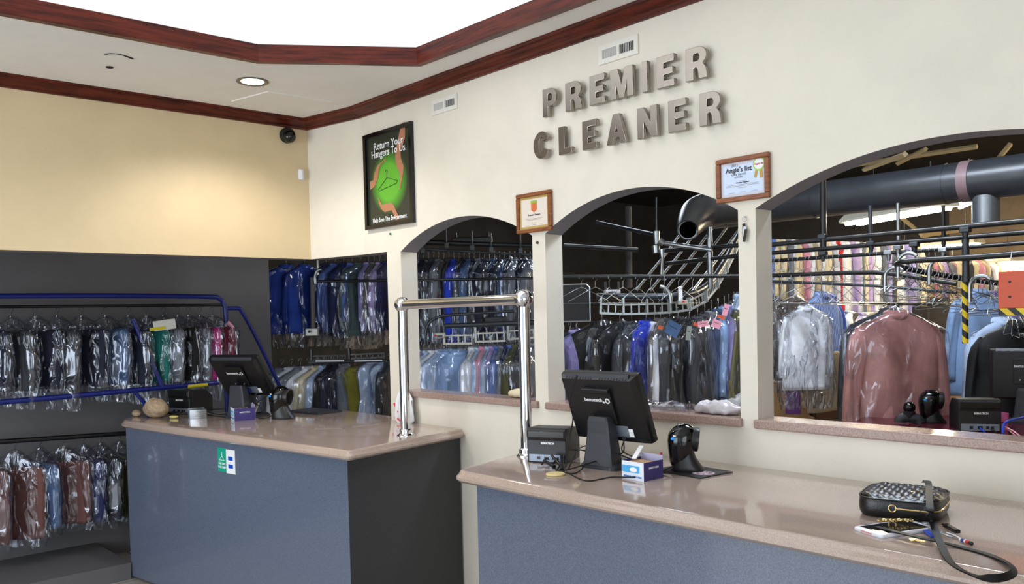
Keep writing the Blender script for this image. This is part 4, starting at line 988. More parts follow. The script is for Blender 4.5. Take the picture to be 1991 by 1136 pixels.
MB().tube([lr(440, 740), Vector((lr(440, 740).x, lr(440, 740).y, 0))], .017, 10).build('leg', M_navyt, t, True)
MB().tube([Vector((.0, -1.5, 1.87)), Vector((.0, -1.5, 0))], .017, 10).build('leg', M_navyt, t, True)
mb = MB(); mb.tube([lr(366, 752, .16), lr(403, 748, .16)], .013, 10); mb.build('yellow_tag_strip', mat('tag_yellow', (206, 190, 30), .5), t, True)
specs = [(-28, 'dark navy'), (22, 'dark grey'), (68, 'dark navy'), (112, 'dark grey'), (158, 'dark navy'), (205, 'steel blue'), (250, 'dark navy'), (284, 'teal'), (318, 'grey'), (346, 'black'), (366, 'grey'), (388, 'magenta'), (412, 'dark red')]
for i, (px, cn) in enumerate(specs):
    loc = at_x(px, 598, RX); 
    lab = f"crinkly bagged {cn} garment, {ORD[i]} from the left on the upper blue rack"
    garment('trousers', cn, loc, .62 + random.uniform(-.25, .25), lab, 'bagged garments on the upper rack', sc=1.08, film_m=F_bagd, hm=M_dsteel, extra=(.03, .12, .07, .16)[i % 4], ticket=('side' if i in (8, 10, 12) else None), zs=.88)
mb = MB(); n_ = 6; vs = []
q = at_x(320, 632, RX + .2)
mb.box((0, 0, 0), (.02, .15, .07), mtx=Matrix.Rotation(.12, 4, 'X'), bev=.004); mb.mi = 1; mb.box((.004, -.05, -.024), (.02, .10, .02), mtx=Matrix.Rotation(.12, 4, 'X'))
o = tag(mb.build('folded_cover_card', [mat('card_white', (214, 214, 206), .6), MATS['tag_yellow']]), 'white and yellow folded card on hangers of the upper blue rack', 'card'); o.location = q
specs = [(-30, 'brown'), (28, 'brown'), (78, 'steel blue'), (122, 'brown'), (162, 'navy'), (196, 'dark grey'), (232, 'dark olive'), (262, 'dark navy')]
for i, (px, cn) in enumerate(specs):
    loc = at_x(px, 858 - px * .07, RX - .02)
    garment('trousers', cn, loc, .55 + random.uniform(-.3, .3), f"crinkly bagged {cn} garment, {ORD[i]} from the left on the lower black bar", 'bagged garments on the lower rack', sc=1.12, film_m=F_bagd, hm=M_dsteel, extra=.05, zs=.92 if px > 60 else 1.02)

# ---- conveyors seen through the left opening and left arch
def pipe(name, pts, r, m, label, cat='rail', kind=None, group=None, n=12):
    pts = [Vector(q) for q in pts]; c = pts[0].copy(); mb = MB(); mb.tube([q - c for q in pts], r, n); o = mb.build(name, m, None, True); o.location = c; return tag(o, label, cat, group)
pipe('conveyor_rail', [at(604, 547, 6.9), at(760, 546, 6.9), at(1038, 541, 6.6)], .011, M_blkm, 'thin black rail crossing the upper garments from left opening to left arch')
t = thing('conveyor_post', 'grey vertical conveyor post with curved bracket and silver control box, left opening', 'post', at(611, 505, 6.9)); r0 = Vector(t.location)
def la(px, py, d): return at(px, py, d) - r0
MB().tube([la(617, 497, 6.9), la(617, 535, 6.9)], .010, 10).build('upper_rod', M_zinc, t, True)
MB().tube(bez([la(625, 524, 6.88), la(616, 527, 6.88), la(612, 540, 6.88), la(613, 552, 6.88)], 6), .013, 10).build('curved_bracket', M_zinc, t, True)
MB().tube([la(607, 540, 6.9), la(609, 640, 6.9)], .019, 12).build('pole', mat('post_grey', (74, 72, 70), .5), t, True)
mb = MB(); mb.box(la(607, 646, 6.85), (.10, .05, .062), rz=VA, bev=.006); mb.build('control_box', mat('box_silver', (170, 172, 160), .4, .3), t)
mb = MB(); mb.sphere(la(601, 645, 6.8), .010, 8); mb.build('control_knob', M_blkm, t, True)
A, B = VA, VA + PI/2
row([(556, 500, 'bright blue', 'shirt', 62, dict(sc=1.02)), (592, 500, 'bright blue', 'shirt', 40), (634, 499, 'navy', 'shirt', 18), (652, 499, 'mid blue', 'shirt', 25), (668, 498, 'navy', 'jacket', 12), (684, 498, 'mid blue', 'shirt', 14), (700, 498, 'green grey', 'jacket', 30), (716, 497, 'lavender', 'shirt', 8), (727, 497, 'taupe', 'shirt', 8), (738, 497, 'lilac', 'shirt', 10), (748, 496, 'navy', 'shirt', 10)],
    lambda x, y: at(x, y, 7.55), 'on the upper rail of the left opening', 'bagged shirts in the left opening', zs=.9, extra=.14)
cs = ['lavender', 'dark navy', 'grey', 'dark grey', 'grey', 'taupe', 'dark grey', 'royal blue', 'dark grey', 'dark navy', 'steel blue', 'dark navy', 'grey', 'dark navy', 'dark grey', 'steel blue', 'dark navy', 'steel blue', 'dark grey', 'grey', 'dark grey', 'dark navy', 'grey']
row([(813 + i * 9.9, 488 + (i % 3), c_, ('shirt', 'jacket', 'shirt')[i % 3], random.uniform(2, 22), dict(ticket='front' if i in (9, 12) else None)) for i, c_ in enumerate(cs)], lambda x, y: at(x, y, 7.3), 'on the upper rail of the left arch', 'bagged garments on the upper rail of the left arch', zs=1.0)
# tracks: row of slotted plates on a carrier pipe
def track(name, label, segs, plate_h=.075, m=M_zinc, pipe_pts=None, pr=.018, group=None):
    c = Vector(segs[0][0]); t = thing(name, label, 'conveyor', c, 0, group)
    for a, b in segs:
        a, b = Vector(a) - c, Vector(b) - c; d_ = (b - a); L_ = d_.length; n_ = max(3, int(L_ / .045)); mb = MB()
        ax = d_.normalized(); up = Vector((0, 0, 1)); sd = ax.cross(up).normalized(); up = sd.cross(ax)
        M_ = Matrix(((ax.x, sd.x, up.x, 0), (ax.y, sd.y, up.y, 0), (ax.z, sd.z, up.z, 0), (0, 0, 0, 1)))
        mid = (a + b) / 2
        for s_ in (-1, 1): mb.box(mid + up * (s_ * (plate_h/2 - .008)), (L_ * .97, .006, .014 if s_ < 0 else .010), mtx=M_)
        for k in range(n_ + 1): mb.box(a.lerp(b, .015 + .97 * k / n_), (.008, .006, plate_h), mtx=M_)
        mb.build('slotted_plate', m, t)
        mb = MB(); mb.box(a + up * .02, (.014, .03, .11), mtx=M_, bev=.003); mb.build('link_bracket', m, t)
    if pipe_pts: MB().tube([Vector(q) - c for q in pipe_pts], pr, 12).build('carrier_pipe', M_dsteel, t, True)
    return t
track('garment_conveyor', 'dark toothed conveyor track with white strips above the lower garments, left opening', [(at(606, 697, 6.75), at(672, 695, 6.75)), (at(680, 694, 6.75), at(748, 691, 6.7))], .05, M_blkm, [at(600, 705, 6.7), at(750, 701, 6.7)], .012)
for a, b, w_ in ((614, 669, 'left'), (689, 743, 'right')):
    pipe('white_strip', [at(a, 702.5, 6.66), at(b, 701 if b > 700 else 702, 6.66)], .006, M_paper, f'thin white strip, the {w_} of two under the dark track of the left opening', 'strip', n=6)
row([(548, 712, 'grey', 'shirt', 50), (566, 711, 'white', 'shirt', 45), (584, 710, 'grey', 'jacket', 40), (600, 709, 'white', 'shirt', 40), (617, 708, 'cream', 'shirt', 35), (632, 707, 'pale blue', 'shirt', 25), (646, 706, 'black', 'jacket', 22), (658, 705, 'dark navy', 'jacket', 18), (668, 704, 'grey', 'shirt', 30),
     (690, 712, 'olive', 'shirt', 68, dict(sc=.92, bag=False)), (722, 700, 'pale blue', 'dress', 40, dict(ticket='front', sc=.9)), (745, 700, 'pale blue', 'dress', 35, dict(ticket='front', sc=.9)), (757, 700, 'dark grey', 'shirt', 15)],
    lambda x, y: at(x, y - 13, 6.8), 'on the lower rail of the left opening', 'garments on the lower rail of the left opening', zs=.95)
# left arch lower conveyor
D1 = 6.0
track('garment_conveyor', 'pale slotted conveyor plates over light blue shirts in the left arch', [(at(864, 661, D1), at(918, 660, D1)), (at(925, 657, D1), at(981, 655, D1)), (at(988, 652, D1 + .1), at(1038, 649, D1 + .1))], .075, mat('plate_pale', (190, 190, 180), .4, .2),
      [at(862, 634, D1), at(940, 631, D1), at(1040, 627, D1)], .018)
pipe('curved_pipe', bez([at(826, 668, D1), at(829, 640, D1), at(840, 623, D1), at(865, 614, D1), at(920, 610, D1), at(1000, 605, D1)], 8), .011, M_dsteel, 'thin curved dark pipe arching above the lower conveyor of the left arch', 'pipe')
pipe('conveyor_rail', [at(808, 470, 7.0), at(900, 474, 7.0), at(1036, 478, 7.0)], .022, M_blkm, 'thick black rail high in the left arch')
pipe('conveyor_rail', [at(808, 484, 7.05), at(1036, 496, 7.05)], .010, M_dsteel, 'thin grey rail carrying the upper garments in the left arch')
for k, (px, py) in enumerate(((822, 488), (868, 478), (918, 482), (955, 486), (1012, 488))):
    q = at(px, py, 6.95); t = thing('rail_clamp', f'grey rail clamp, {ORD[k]} from the left high in the left arch', 'clamp', q, VA, 'rail clamps in the left arch')
    mb = MB(); mb.box((0, 0, 0), (.035, .04, .05), bev=.006); mb.build('clamp_body', M_dsteel, t); mb = MB(); mb.cyl((0, 0, .02), (0, 0, .14), .007, 8); mb.build('clamp_rod', M_dsteel, t)
def machine(label, px0, py0, px1, py1, d, dep, m, rz=VA, name='motor_housing', cat='housing'):
    a, b = at(px0, py1, d), at(px1, py0, d); c = (a + b) / 2; wd_ = math.hypot(b.x - a.x, b.y - a.y); h_ = abs(b.z - a.z)
    t = thing(name, label, cat, c, rz)
    MB().box((0, 0, 0), (wd_, dep, h_), bev=.01).build('casing', m, t)
    MB().box((0, -dep/2 - .003, -h_ * .1), (wd_ * .5, .006, h_ * .35), bev=.002).build('cover_plate', M_dsteel, t)
    for s_ in (-.4, .4): mb = MB(); mb.cyl((wd_ * s_, 0, h_/2), (wd_ * s_, 0, h_/2 + .05), .008, 8); mb.build('hanger_rod', M_dsteel, t)
    return t
machine('black motor housing behind the chrome crossbar in the left arch', 942, 615, 986, 632, 6.2, .12, M_blkm)
machine('grey motor housing at the right side of the left arch', 1000, 620, 1034, 634, 6.25, .12, M_dsteel)
machine('black duct box high in the left arch', 880, 462, 958, 478, 7.4, .2, M_blkm, name='duct_box', cat='duct')
t = machine('silver bracket box with red switch at left of the left arch conveyor', 845, 647, 866, 658, 5.95, .05, MATS['box_silver'], name='switch_box', cat='switch')
mb = MB(); mb.sphere((-.03, -.03, 0), .008, 8); mb.build('red_switch', mat('switch_red', (200, 30, 30), .4), t, True)
row([(812, 672, 'mid blue', 'shirt', 15), (822, 672, 'lavender', 'shirt', 30), (834, 671, 'pale blue', 'shirt', 38), (846, 670, 'white', 'shirt', 38), (858, 669, 'pale blue', 'shirt', 35), (868, 668, 'light blue', 'shirt', 45), (890, 668, 'light blue', 'shirt', 66), (921, 664, 'white', 'shirt', 12, dict(ticket='front')), (930, 664, 'pale blue', 'shirt', 14), (940, 663, 'pink', 'shirt', 12), (949, 663, 'pale blue', 'shirt', 10), (958, 662, 'lilac', 'shirt', 14, dict(ticket='front')),
     (967, 662, 'mid blue', 'shirt', 10), (976, 661, 'grey', 'shirt', 12, dict(ticket='orange')), (985, 660, 'navy', 'shirt', 10), (993, 660, 'mid blue', 'shirt', 12), (1002, 659, 'dark olive', 'jacket', 12, dict(ticket='front')), (1011, 659, 'dark grey', 'jacket', 10), (1020, 658, 'navy', 'shirt', 12), (1029, 658, 'black', 'jacket', 12), (1037, 657, 'grey', 'shirt', 12)],
    lambda x, y: at(x, y - 8, D1 + .1), 'under the conveyor plates in the left arch', 'bagged shirts under the left arch conveyor')

# ---- middle arch
D2 = 5.35
zp2 = mat('plate_zinc', (176, 184, 184), .35, .5)
tp = [at(1168, 600, D2), at(1212, 602, D2), at(1258, 601, D2), at(1302, 599, D2 + .02), at(1340, 594, D2 + .1), at(1372, 578, D2 + .3), at(1394, 552, D2 + .6), at(1412, 522, D2 + .95), at(1428, 490, D2 + 1.3), at(1442, 460, D2 + 1.6)]
pp2 = bez([at(1160, 576, D2), at(1230, 577, D2), at(1300, 576, D2), at(1345, 571, D2 + .1), at(1378, 552, D2 + .35), at(1402, 520, D2 + .7), at(1425, 478, D2 + 1.2), at(1444, 440, D2 + 1.6)], 5)
track('garment_conveyor', 'silver slotted conveyor track curving up to the right in the middle arch', list(zip(tp[:-1], tp[1:])), .075, zp2, pp2, .020)
for k in range(5):
    x0 = 1236 + k * 27
    pipe('sloping_rail', [at(x0, 566 + k, 6.6), at(x0 + 60, 492, 7.2), at(x0 + 118, 412, 7.9)], .012, M_zinc if k > 3 else M_dsteel, f'sloping steel rail, {ORD[k]} from the left behind the middle arch conveyor', group='sloping rails in the middle arch')
for k, (pts, r_, m_, lb_) in enumerate((
    ([(1088, 539, 4.9), (1440, 537, 4.9)], .012, M_blkm, 'long straight black rail level across the middle arch'),
    ([(1288, 488, 5.6), (1440, 477, 5.2)], .014, M_blkm, 'upper black rail at the right of the middle arch'),
    ([(1295, 513, 5.6), (1440, 497, 5.2)], .013, M_blkm, 'lower black rail at the right of the middle arch, above the level one'),
    ([(1160, 432, 6.4), (1200, 441, 6.2), (1276, 457, 5.6)], .013, M_dsteel, 'dull dark pipe running down to the clamp in the middle arch'),
    ([(1284, 472, 5.5), (1384, 486, 5.3)], .014, M_zinc, 'pale silver pipe running right from the clamp in the middle arch'),
    ([(1276, 384, 5.5), (1276, 455, 5.5)], .006, M_dsteel, 'thin vertical rod at the top of the middle arch'),
    ([(1379, 442, 5.35), (1380, 492, 5.35), (1382, 560, 5.4)], .018, M_zinc, 'vertical silver drop pipe under the duct in the middle arch'),
    ([(1222, 402, 7.6), (1223, 560, 7.6)], .03, mat('column_brown', (54, 50, 48), .7), 'dark brown column deep in the middle arch'),
    ([(1096, 478, 7.4), (1240, 486, 7.4)], .02, M_blkm, 'dark rail deep at the left of the middle arch'))):
    pipe('conveyor_pipe' if r_ < .03 else 'steel_column', [at(*q) for q in pts], r_, m_, lb_, 'pipe')
t = thing('pipe_clamp', 'silver stacked pipe clamp and hook on the rod in the middle arch', 'clamp', at(1277, 470, 5.45)); r0 = Vector(t.location)
for a, b, r_, nm in (((1276, 450, 5.45), (1277, 475, 5.45), .022, 'upper_clamp'), ((1275, 478, 5.45), (1276, 492, 5.45), .028, 'lower_clamp'), ((1282, 468, 5.4), (1290, 474, 5.4), .024, 'side_clamp'), ((1287, 485, 5.4), (1288, 500, 5.4), .018, 'hook_socket')):
    MB().tube([la(*a) if False else at(*a) - r0, at(*b) - r0], [r_, r_ * .8], 12).build(nm, M_zinc, t, True)
MB().tube(bez([at(1288, 500, 5.4) - r0, at(1287, 520, 5.4) - r0, at(1287, 538, 5.4) - r0, at(1294, 545, 5.4) - r0], 6), .011, 10).build('hook', M_zinc, t, True)
pipe('bent_pipe', bez([at(1283, 557, D2 - .1), at(1292, 560, D2 - .1), at(1302, 572, D2 - .1), at(1305, 590, D2 - .1)], 6), .012, M_zinc, 'short bent silver pipe joining the middle arch conveyor', 'pipe')
t = thing('sensor_bracket', 'white sensor bracket with red lens on the middle arch conveyor', 'bracket', at(1323, 585, D2 - .08), VA)
MB().box((0, 0, .04), (.025, .02, .10), bev=.004).build('arm', M_paper, t); MB().box((.01, -.01, -.01), (.06, .03, .03), bev=.004).build('head', MATS['box_silver'], t); mb = MB(); mb.sphere((.015, -.028, -.005), .008, 8); mb.build('red_lens', MATS['switch_red'], t, True)
t = machine('small silver motor plate above the middle arch conveyor', 1174, 563, 1206, 573, D2 - .05, .04, mat('plate_bright', (200, 196, 200), .3, .4), name='motor_plate', cat='motor')
# flexible duct
t = thing('flexible_duct', 'open-ended round flexible duct bending down at the top right of the middle arch', 'duct', at(1345, 442, 5.2)); r0 = Vector(t.location)
M_duct = mat('duct_grey', (62, 60, 58), .38, .5)
dp = bez([at(1337, 448, 5.15) - r0, at(1346, 430, 5.3) - r0, at(1362, 414, 5.45) - r0, at(1400, 404, 5.5) - r0, at(1450, 400, 5.5) - r0], 12); rr = [.064 + .05 * min(1, k / 22) + .002 * (k % 2) for k in range(len(dp))]
MB().tube(dp, rr, 28, cap=False).build('ribbed_sleeve', M_duct, t, True)
mb = MB(); q0, q1 = dp[0], dp[1]
mb.tube([q0, q0 + (q1 - q0) * .3], .068, 28, cap=False); mb.build('rim', M_zinc, t, True)
for k in range(4):
    mb = MB(); mb.tube([dp[1 + k] + (Vector((XW.x, XW.y, 0)) * math.cos(a) + Vector((0, 0, 1)) * math.sin(a)) * (.055 + .006 * k) for a in [2 * PI * j / 24 for j in range(25)]], .0022, 5); mb.build('spiral_wire', M_zinc, t, True)
# dark framed board at left of the arch
a, b = at(1087, 626, 5.0), at(1146, 553, 5.0); wd_ = math.hypot(b.x - a.x, b.y - a.y)
t = thing('framed_board', 'dark board with thin pale frame at the left side of the middle arch', 'board', (a + b) / 2, VA)
MB().box((0, 0, 0), (wd_, .02, b.z - a.z)).build('board', mat('board_matt_black', (22, 22, 23), .7), t)
mb = MB(); hz_ = (b.z - a.z) / 2
mb.tube([(-wd_/2, -.012, hz_), (wd_/2 - .02, -.012, hz_), (wd_/2, -.012, hz_ - .02), (wd_/2, -.012, -hz_), (-wd_/2, -.012, -hz_)], .005, 8); mb.build('frame', M_zinc, t)
row([(1096, 640, 'grey', 'shirt', 20), (1108, 634, 'dark navy', 'shirt', 30), (1120, 628, 'lavender', 'shirt', 40), (1170, 608, 'black', 'jacket', 74, dict(sc=1.12)), (1205, 612, 'black', 'jacket', 50), (1228, 612, 'dark grey', 'jacket', 25), (1256, 608, 'royal blue', 'shirt', 38, dict(ticket='front', sc=1.08)), (1272, 612, 'white', 'shirt', 10), (1284, 606, 'taupe', 'shirt', 22), (1302, 606, 'dark grey', 'jacket', 20),
     (1318, 606, 'black', 'jacket', 38), (1340, 606, 'black', 'jacket', 34), (1356, 603, 'dark grey', 'jacket', 22), (1370, 598, 'dark grey', 'shirt', 20), (1383, 592, 'grey', 'shirt', 26), (1396, 588, 'steel blue', 'shirt', 26, dict(ticket='front')), (1408, 584, 'light blue', 'shirt', 18), (1417, 580, 'lavender', 'shirt', 14, dict(ticket='front')), (1427, 576, 'dark olive', 'jacket', 14), (1438, 560, 'pale blue', 'shirt', 25)],
    lambda x, y: at(x, y - 8, D2 + .05 + max(0, (x - 1350) * .004)), 'in the middle arch', 'bagged garments in the middle arch', extra=.08)
def card(name, label, px, py, d, w_, h_, m_, a_, cat='ticket'):
    mb = MB(); mb.box((0, 0, 0), (w_, .003, h_), mtx=Matrix.Rotation(a_, 4, 'Y')); mb.mi = 1; mb.box((0, -.002, h_ * .12), (w_ * .6, .001, h_ * .06), mtx=Matrix.Rotation(a_, 4, 'Y')); o = mb.build(name, [m_, M_dark]); o.location = at(px, py, d); o.rotation_euler = (0, 0, VA + .2); return tag(o, label, cat)
card('blue_swatch', 'square blue cloth swatch hanging among black jackets in the middle arch', 1309, 640, 5.0, .085, .085, cloth('steel blue'), .5, 'swatch')
card('grey_ticket', 'grey card ticket hanging on black jackets in the middle arch', 1339, 648, 5.0, .03, .085, mat('ticket_grey', (140, 146, 138), .7), .15)
card('pink_ticket', 'tilted pink ticket above the swatch-side jackets, right of the middle arch', 1367, 630, 5.1, .07, .035, M_pink, -.1)
card('pink_ticket', 'upright pink ticket near the right edge of the middle arch', 1411, 603, 5.3, .035, .075, M_pink, .3)
card('orange_ticket', 'small orange ticket above the pink ones in the middle arch', 1402, 617, 5.2, .05, .02, M_orange, .3)
card('pink_ticket', 'wide pink ticket below the small orange one in the middle arch', 1393, 630, 5.15, .06, .05, M_pink, .4)
card('orange_ticket', 'small orange ticket beside the grey one in the middle arch', 1353, 631, 5.1, .03, .02, M_orange, .3)
card('orange_ticket', 'small orange ticket right of the royal blue shirt', 1284, 637, 5.1, .03, .02, M_orange, .2)
pipe('ironing_leg', [at(1432, 645, 4.9), at(1415, 812, 4.9)], .012, mat('leg_olive', (98, 92, 66), .5), 'olive slanting metal leg at the right of the middle arch', 'leg')
pipe('ironing_leg', [at(1418, 740, 4.85), at(1436, 806, 4.85)], .010, MATS['leg_olive'], 'short olive leg crossing the longer one in the middle arch', 'leg')
pipe('film_roll', [at(1422, 790, 4.8), at(1446, 775, 5.2)], .042, mat('roll_white', (200, 204, 210), .25), 'roll of clear film lying behind the right of the middle sill', 'roll', n=24)

# ---- right arch: big duct, rails, lamps
dA, dB = at_y(1440, 424, 2.6), at_y(2060, 338, 2.6); zz = (at_y(1750, 369, 2.6).z)
dA = Vector((at_y(1372, 430, 2.6).x, 2.6, zz)); dB = Vector((4.9, 2.6, zz))
M_mduct = mat('main_duct_grey', (58, 60, 64), .35, .3, noise_amt=.15, nscale=6)
t = thing('ventilation_duct', 'long round dark grey ventilation duct crossing the top of the right arch', 'duct', dA)
MB().tube([(0, 0, 0), dB - dA], .122, 40, cap=True).build('duct_tube', M_mduct, t, True)
for x in (.9, 1.75, 2.55): MB().tube([(x, 0, 0), (x + .012, 0, 0)], .126, 40).build('joint_band', M_mduct, t, True)
q = at_y(1882, 370, 2.6); MB().tube([(q.x - dA.x - .03, 0, 0), (q.x - dA.x + .03, 0, 0)], .1265, 40).build('red_seam_tape', mat('tape_pinkish', (120, 96, 98), .5), t, True)
qs = at_y(1917, 415, 2.6); MB().tube([(qs.x - dA.x, 0, -.10), (qs.x - dA.x, 0, -.285)], .075, 28).build('down_spout', mat('spout_silver', (150, 158, 166), .25, .8), t, True)
def railR(pts, yy, r_, m_, lb_, name='slick_rail'):
    return pipe(name, [at_y(px, py, yy) for px, py in pts], r_, m_, lb_)
railR([(1480, 478), (1991, 430), (2050, 424)], 1.3, .013, M_blkm, 'topmost black rail across the right arch')
railR([(1480, 494), (1991, 452), (2050, 447)], 1.7, .013, M_blkm, 'second black rail from the top across the right arch')
railR([(1480, 509), (1760, 490), (2050, 468)], 1.9, .011, M_blkm, 'third rail from the top of the right arch, full of hanger hooks')
railR([(1480, 537), (1640, 531), (1700, 530), (1750, 534), (1800, 543), (1860, 552)], 1.5, .012, M_blkm, 'black rail bending down to the right in the right arch')
railR([(1480, 546), (1700, 556), (1860, 569)], 1.6, .008, M_dsteel, 'thin lower rail dipping right across the right arch')
pts = bez([at_y(*q, 1.2) for q in ((2050, 488), (1900, 500), (1790, 506), (1755, 509))], 6) + bez([at_y(1755, 509, 1.2), at_y(1744, 514, 1.25), at_y(1752, 520, 1.35), at_y(1800, 530, 1.5), at_y(1880, 543, 1.7), at_y(1950, 552, 1.8)], 6)[1:]
pipe('looped_rail', pts, .014, M_blkm, 'black rail loop with a tight hairpin at the right of the right arch')
for k, (px, y0, y1, yy, m_) in enumerate(((1600, 340, 480, 1.3, M_blkm), (1692, 400, 492, 1.7, M_dsteel), (1746, 395, 500, 1.9, M_zinc), (1834, 400, 500, 1.9, M_blkm))):
    railR([(px, y0), (px + 1, y1)], yy, .011 if k else .016, m_, ('thick black drop rod at the left of the right arch', 'dull drop rod left of the lamp centre, right arch', 'silver drop rod under the duct at the lamp centre', 'black drop rod at the right end of the lamp')[k], 'drop_rod')
for k, (px, py, yy) in enumerate(((1600, 465, 1.3), (1694, 478, 1.7), (1728, 495, 1.9), (1746, 485, 1.9), (1778, 480, 1.7), (1834, 490, 1.9), (1877, 452, 1.3), (1600, 497, 1.7))):
    t = thing('rail_clamp', f'cast metal rail clamp, {ORD[k]} of the clamps on the right arch rails', 'clamp', at_y(px, py, yy), 0, 'cast clamps on the right arch rails')
    mm = M_zinc if k in (2, 3, 5) else M_dsteel
    MB().box((0, 0, .012), (.045, .04, .028), bev=.006).build('clamp_jaw', mm, t); MB().tube([(0, 0, .0), (0, 0, -.035)], [.016, .009], 10).build('clamp_stem', mm, t, True)
for k, (px, py, yy) in enumerate(((1766, 500, 1.25), (1828, 512, 1.25), (1740, 528, 1.3), (1908, 545, 1.3))):
    p_ = at_y(px, py, yy)
    pipe('curved_hook', [p_ + Vector((.05 * math.cos(a), 0, -.03 + .05 * math.sin(a))) for a in [math.radians(q) for q in range(40, 200, 16)]] + [p_ + Vector((-.05, 0, -.10))], .009, M_zinc, f'pale curved conveyor hook, {ORD[k]} of four under the right arch rails', 'hook', group='curved conveyor hooks')
pipe('drop_post', [at_y(1877, 465, 1.25), at_y(1878, 510, 1.25), at_y(1878, 548, 1.25)], .016, M_dsteel, 'grey drop post continuing above the striped pole', 'post')
# hazard striped pole
mhz = bpy.data.materials.new('hazard_stripes'); mhz.use_nodes = True; nt = mhz.node_tree; bs = nt.nodes['Principled BSDF']; bs.inputs['Roughness'].default_value = .5
tc = nt.nodes.new('ShaderNodeTexCoord'); mp = nt.nodes.new('ShaderNodeMapping'); mp.inputs['Rotation'].default_value = (0, .8, 0); wv = nt.nodes.new('ShaderNodeTexWave'); wv.inputs['Scale'].default_value = 7; rp = nt.nodes.new('ShaderNodeValToRGB'); rp.color_ramp.interpolation = 'CONSTANT'
rp.color_ramp.elements[0].color = lin((20, 20, 22)); rp.color_ramp.elements[1].color = lin((230, 200, 30)); rp.color_ramp.elements[1].position = .5
nt.links.new(tc.outputs['Object'], mp.inputs[0]); nt.links.new(mp.outputs[0], wv.inputs[0]); nt.links.new(wv.outputs[0], rp.inputs[0]); nt.links.new(rp.outputs[0], bs.inputs[0])
pipe('striped_pole', [at_y(1876, 545, 1.3), at_y(1877, 668, 1.3)], .014, mhz, 'thin black and yellow striped pole before the grey-blue shirt', 'pole')
# orange sign board
a, b = at_y(1942, 600, 1.15), at_y(2040, 524, 1.15)
t = thing('orange_board', 'orange red board with striped lower edge hanging at the right of the right arch', 'board', ((a.x + b.x) / 2, 1.15, (a.z + b.z) / 2))
MB().box((0, 0, 0), (b.x - a.x, .012, b.z - a.z), bev=.003).build('board', mat('board_orange', (214, 84, 44), .45), t)
MB().box((0, -.002, -(b.z - a.z) / 2 - .016), (b.x - a.x - .0, .012, .032)).build('striped_edge', mhz, t)
for x in (-.3, .3): mb = MB(); mb.tube([(x * (b.x - a.x), 0, (b.z - a.z) / 2), (x * (b.x - a.x) + .015, 0, (b.z - a.z) / 2 + .09)], .002, 6); mb.build('hanging_wire', M_zinc, t)
for z_ in (.035, -.03): mb = MB(); mb.lathe([(.006, 0), (.004, .003)], (-(b.x - a.x) / 2 + .045, -.007, z_), 12, Matrix.Rotation(PI/2, 4, 'X')); mb.build('rivet', M_dark, t)
# fluorescent fittings: visible ones first, then added unseen ones
M_tube = emit('fluorescent_tube', (255, 236, 200), 150)
M_tubec = emit('added_tube_cold', (225, 238, 255), 240)
M_fit = mat('fitting_white', (214, 206, 186), .5)
def fitting(a, b, label, wid=.22, m_=None, ntube=2, rod=.3):
    a, b = Vector(a), Vector(b); c = (a + b) / 2; L_ = (b - a).length; t = thing('fluorescent_fitting', label, 'light', c, math.atan2(b.y - a.y, b.x - a.x))
    mb = MB(); mb.loft([[(x, y, z) for x, y in ((-L_/2, -wid * k), (L_/2, -wid * k), (L_/2, wid * k), (-L_/2, wid * k))] for k, z in ((.5, 0), (.5, .02), (.25, .07))]); mb.build('reflector', M_fit, t)
    for i in range(ntube):
        y = (i - (ntube - 1) / 2) * wid * .5; mb = MB(); mb.cyl((-L_/2 + .03, y, -.014), (L_/2 - .03, y, -.014), .013, 12); mb.build('tube', m_ or M_tube, t, True)
    for s_ in (-.35, .35): mb = MB(); mb.cyl((L_ * s_, 0, .06), (L_ * s_, 0, .06 + rod), .005, 6); mb.build('drop_rod', M_dsteel, t)
    return t
fitting(at(1652, 432, 7.3), at(1842, 403, 6.2), 'long bright fluorescent fitting below the duct in the right arch')
fitting(at(1852, 397, 7.8), at(1890, 392, 7.2), 'short stretch of fluorescent fitting just under the duct, right of the long one')
fitting(at(1735, 484, 10.2), at(1905, 474, 9.4), 'far fluorescent fitting behind the rails in the right arch', .3)
fitting(at(1830, 520, 10.0), at(1985, 508, 9.0), 'far low fluorescent fitting at the right edge of the right arch', .3)
fitting((3.4, 5.2, 3.3), (4.9, 5.2, 3.3), 'added unseen fluorescent fitting high over the right part of the storeroom', m_=M_tube)  # unseen lamp, added to light the right storeroom
fitting((-.3, 6.3, 2.92), (1.4, 6.3, 2.92), 'added warm fluorescent fitting above the far bright row, hidden by the duct', m_=M_tube)  # added to brighten the far row, out of sight behind the duct
fitting((2.6, 1.1, 3.35), (4.1, 1.1, 3.35), 'added unseen cold white fluorescent fitting high behind the right arch', m_=M_tubec)  # added out of view to light the garments of the right arch
fitting((-.4, 3.0, 3.4), (.6, 3.9, 3.4), 'added unseen cold white fluorescent fitting high behind the middle arch', m_=M_tubec, ntube=1)  # added unseen lamp giving the middle arch its cold light
# joists
for k, (a, b) in enumerate((((1680, 330, 7.5), (1760, 300, 6)), ((1745, 318, 7.5), (1800, 290, 7)), ((1940, 310, 7), (1965, 280, 7)), ((1810, 470, 9), (1700, 380, 9)), ((1600, 330, 8), (1900, 285, 7)), ((1790, 455, 8.5), (1885, 442, 8.5)))):
    A_, B_ = at(*a), at(*b)
    pipe('ceiling_joist', [A_, B_], .022 if k < 5 else .04, mat('joist_wood', (170, 150, 110), .7), f'yellowish ceiling joist, {ORD[k]} of six above the right arch rails', 'joist', group='ceiling joists', n=4)
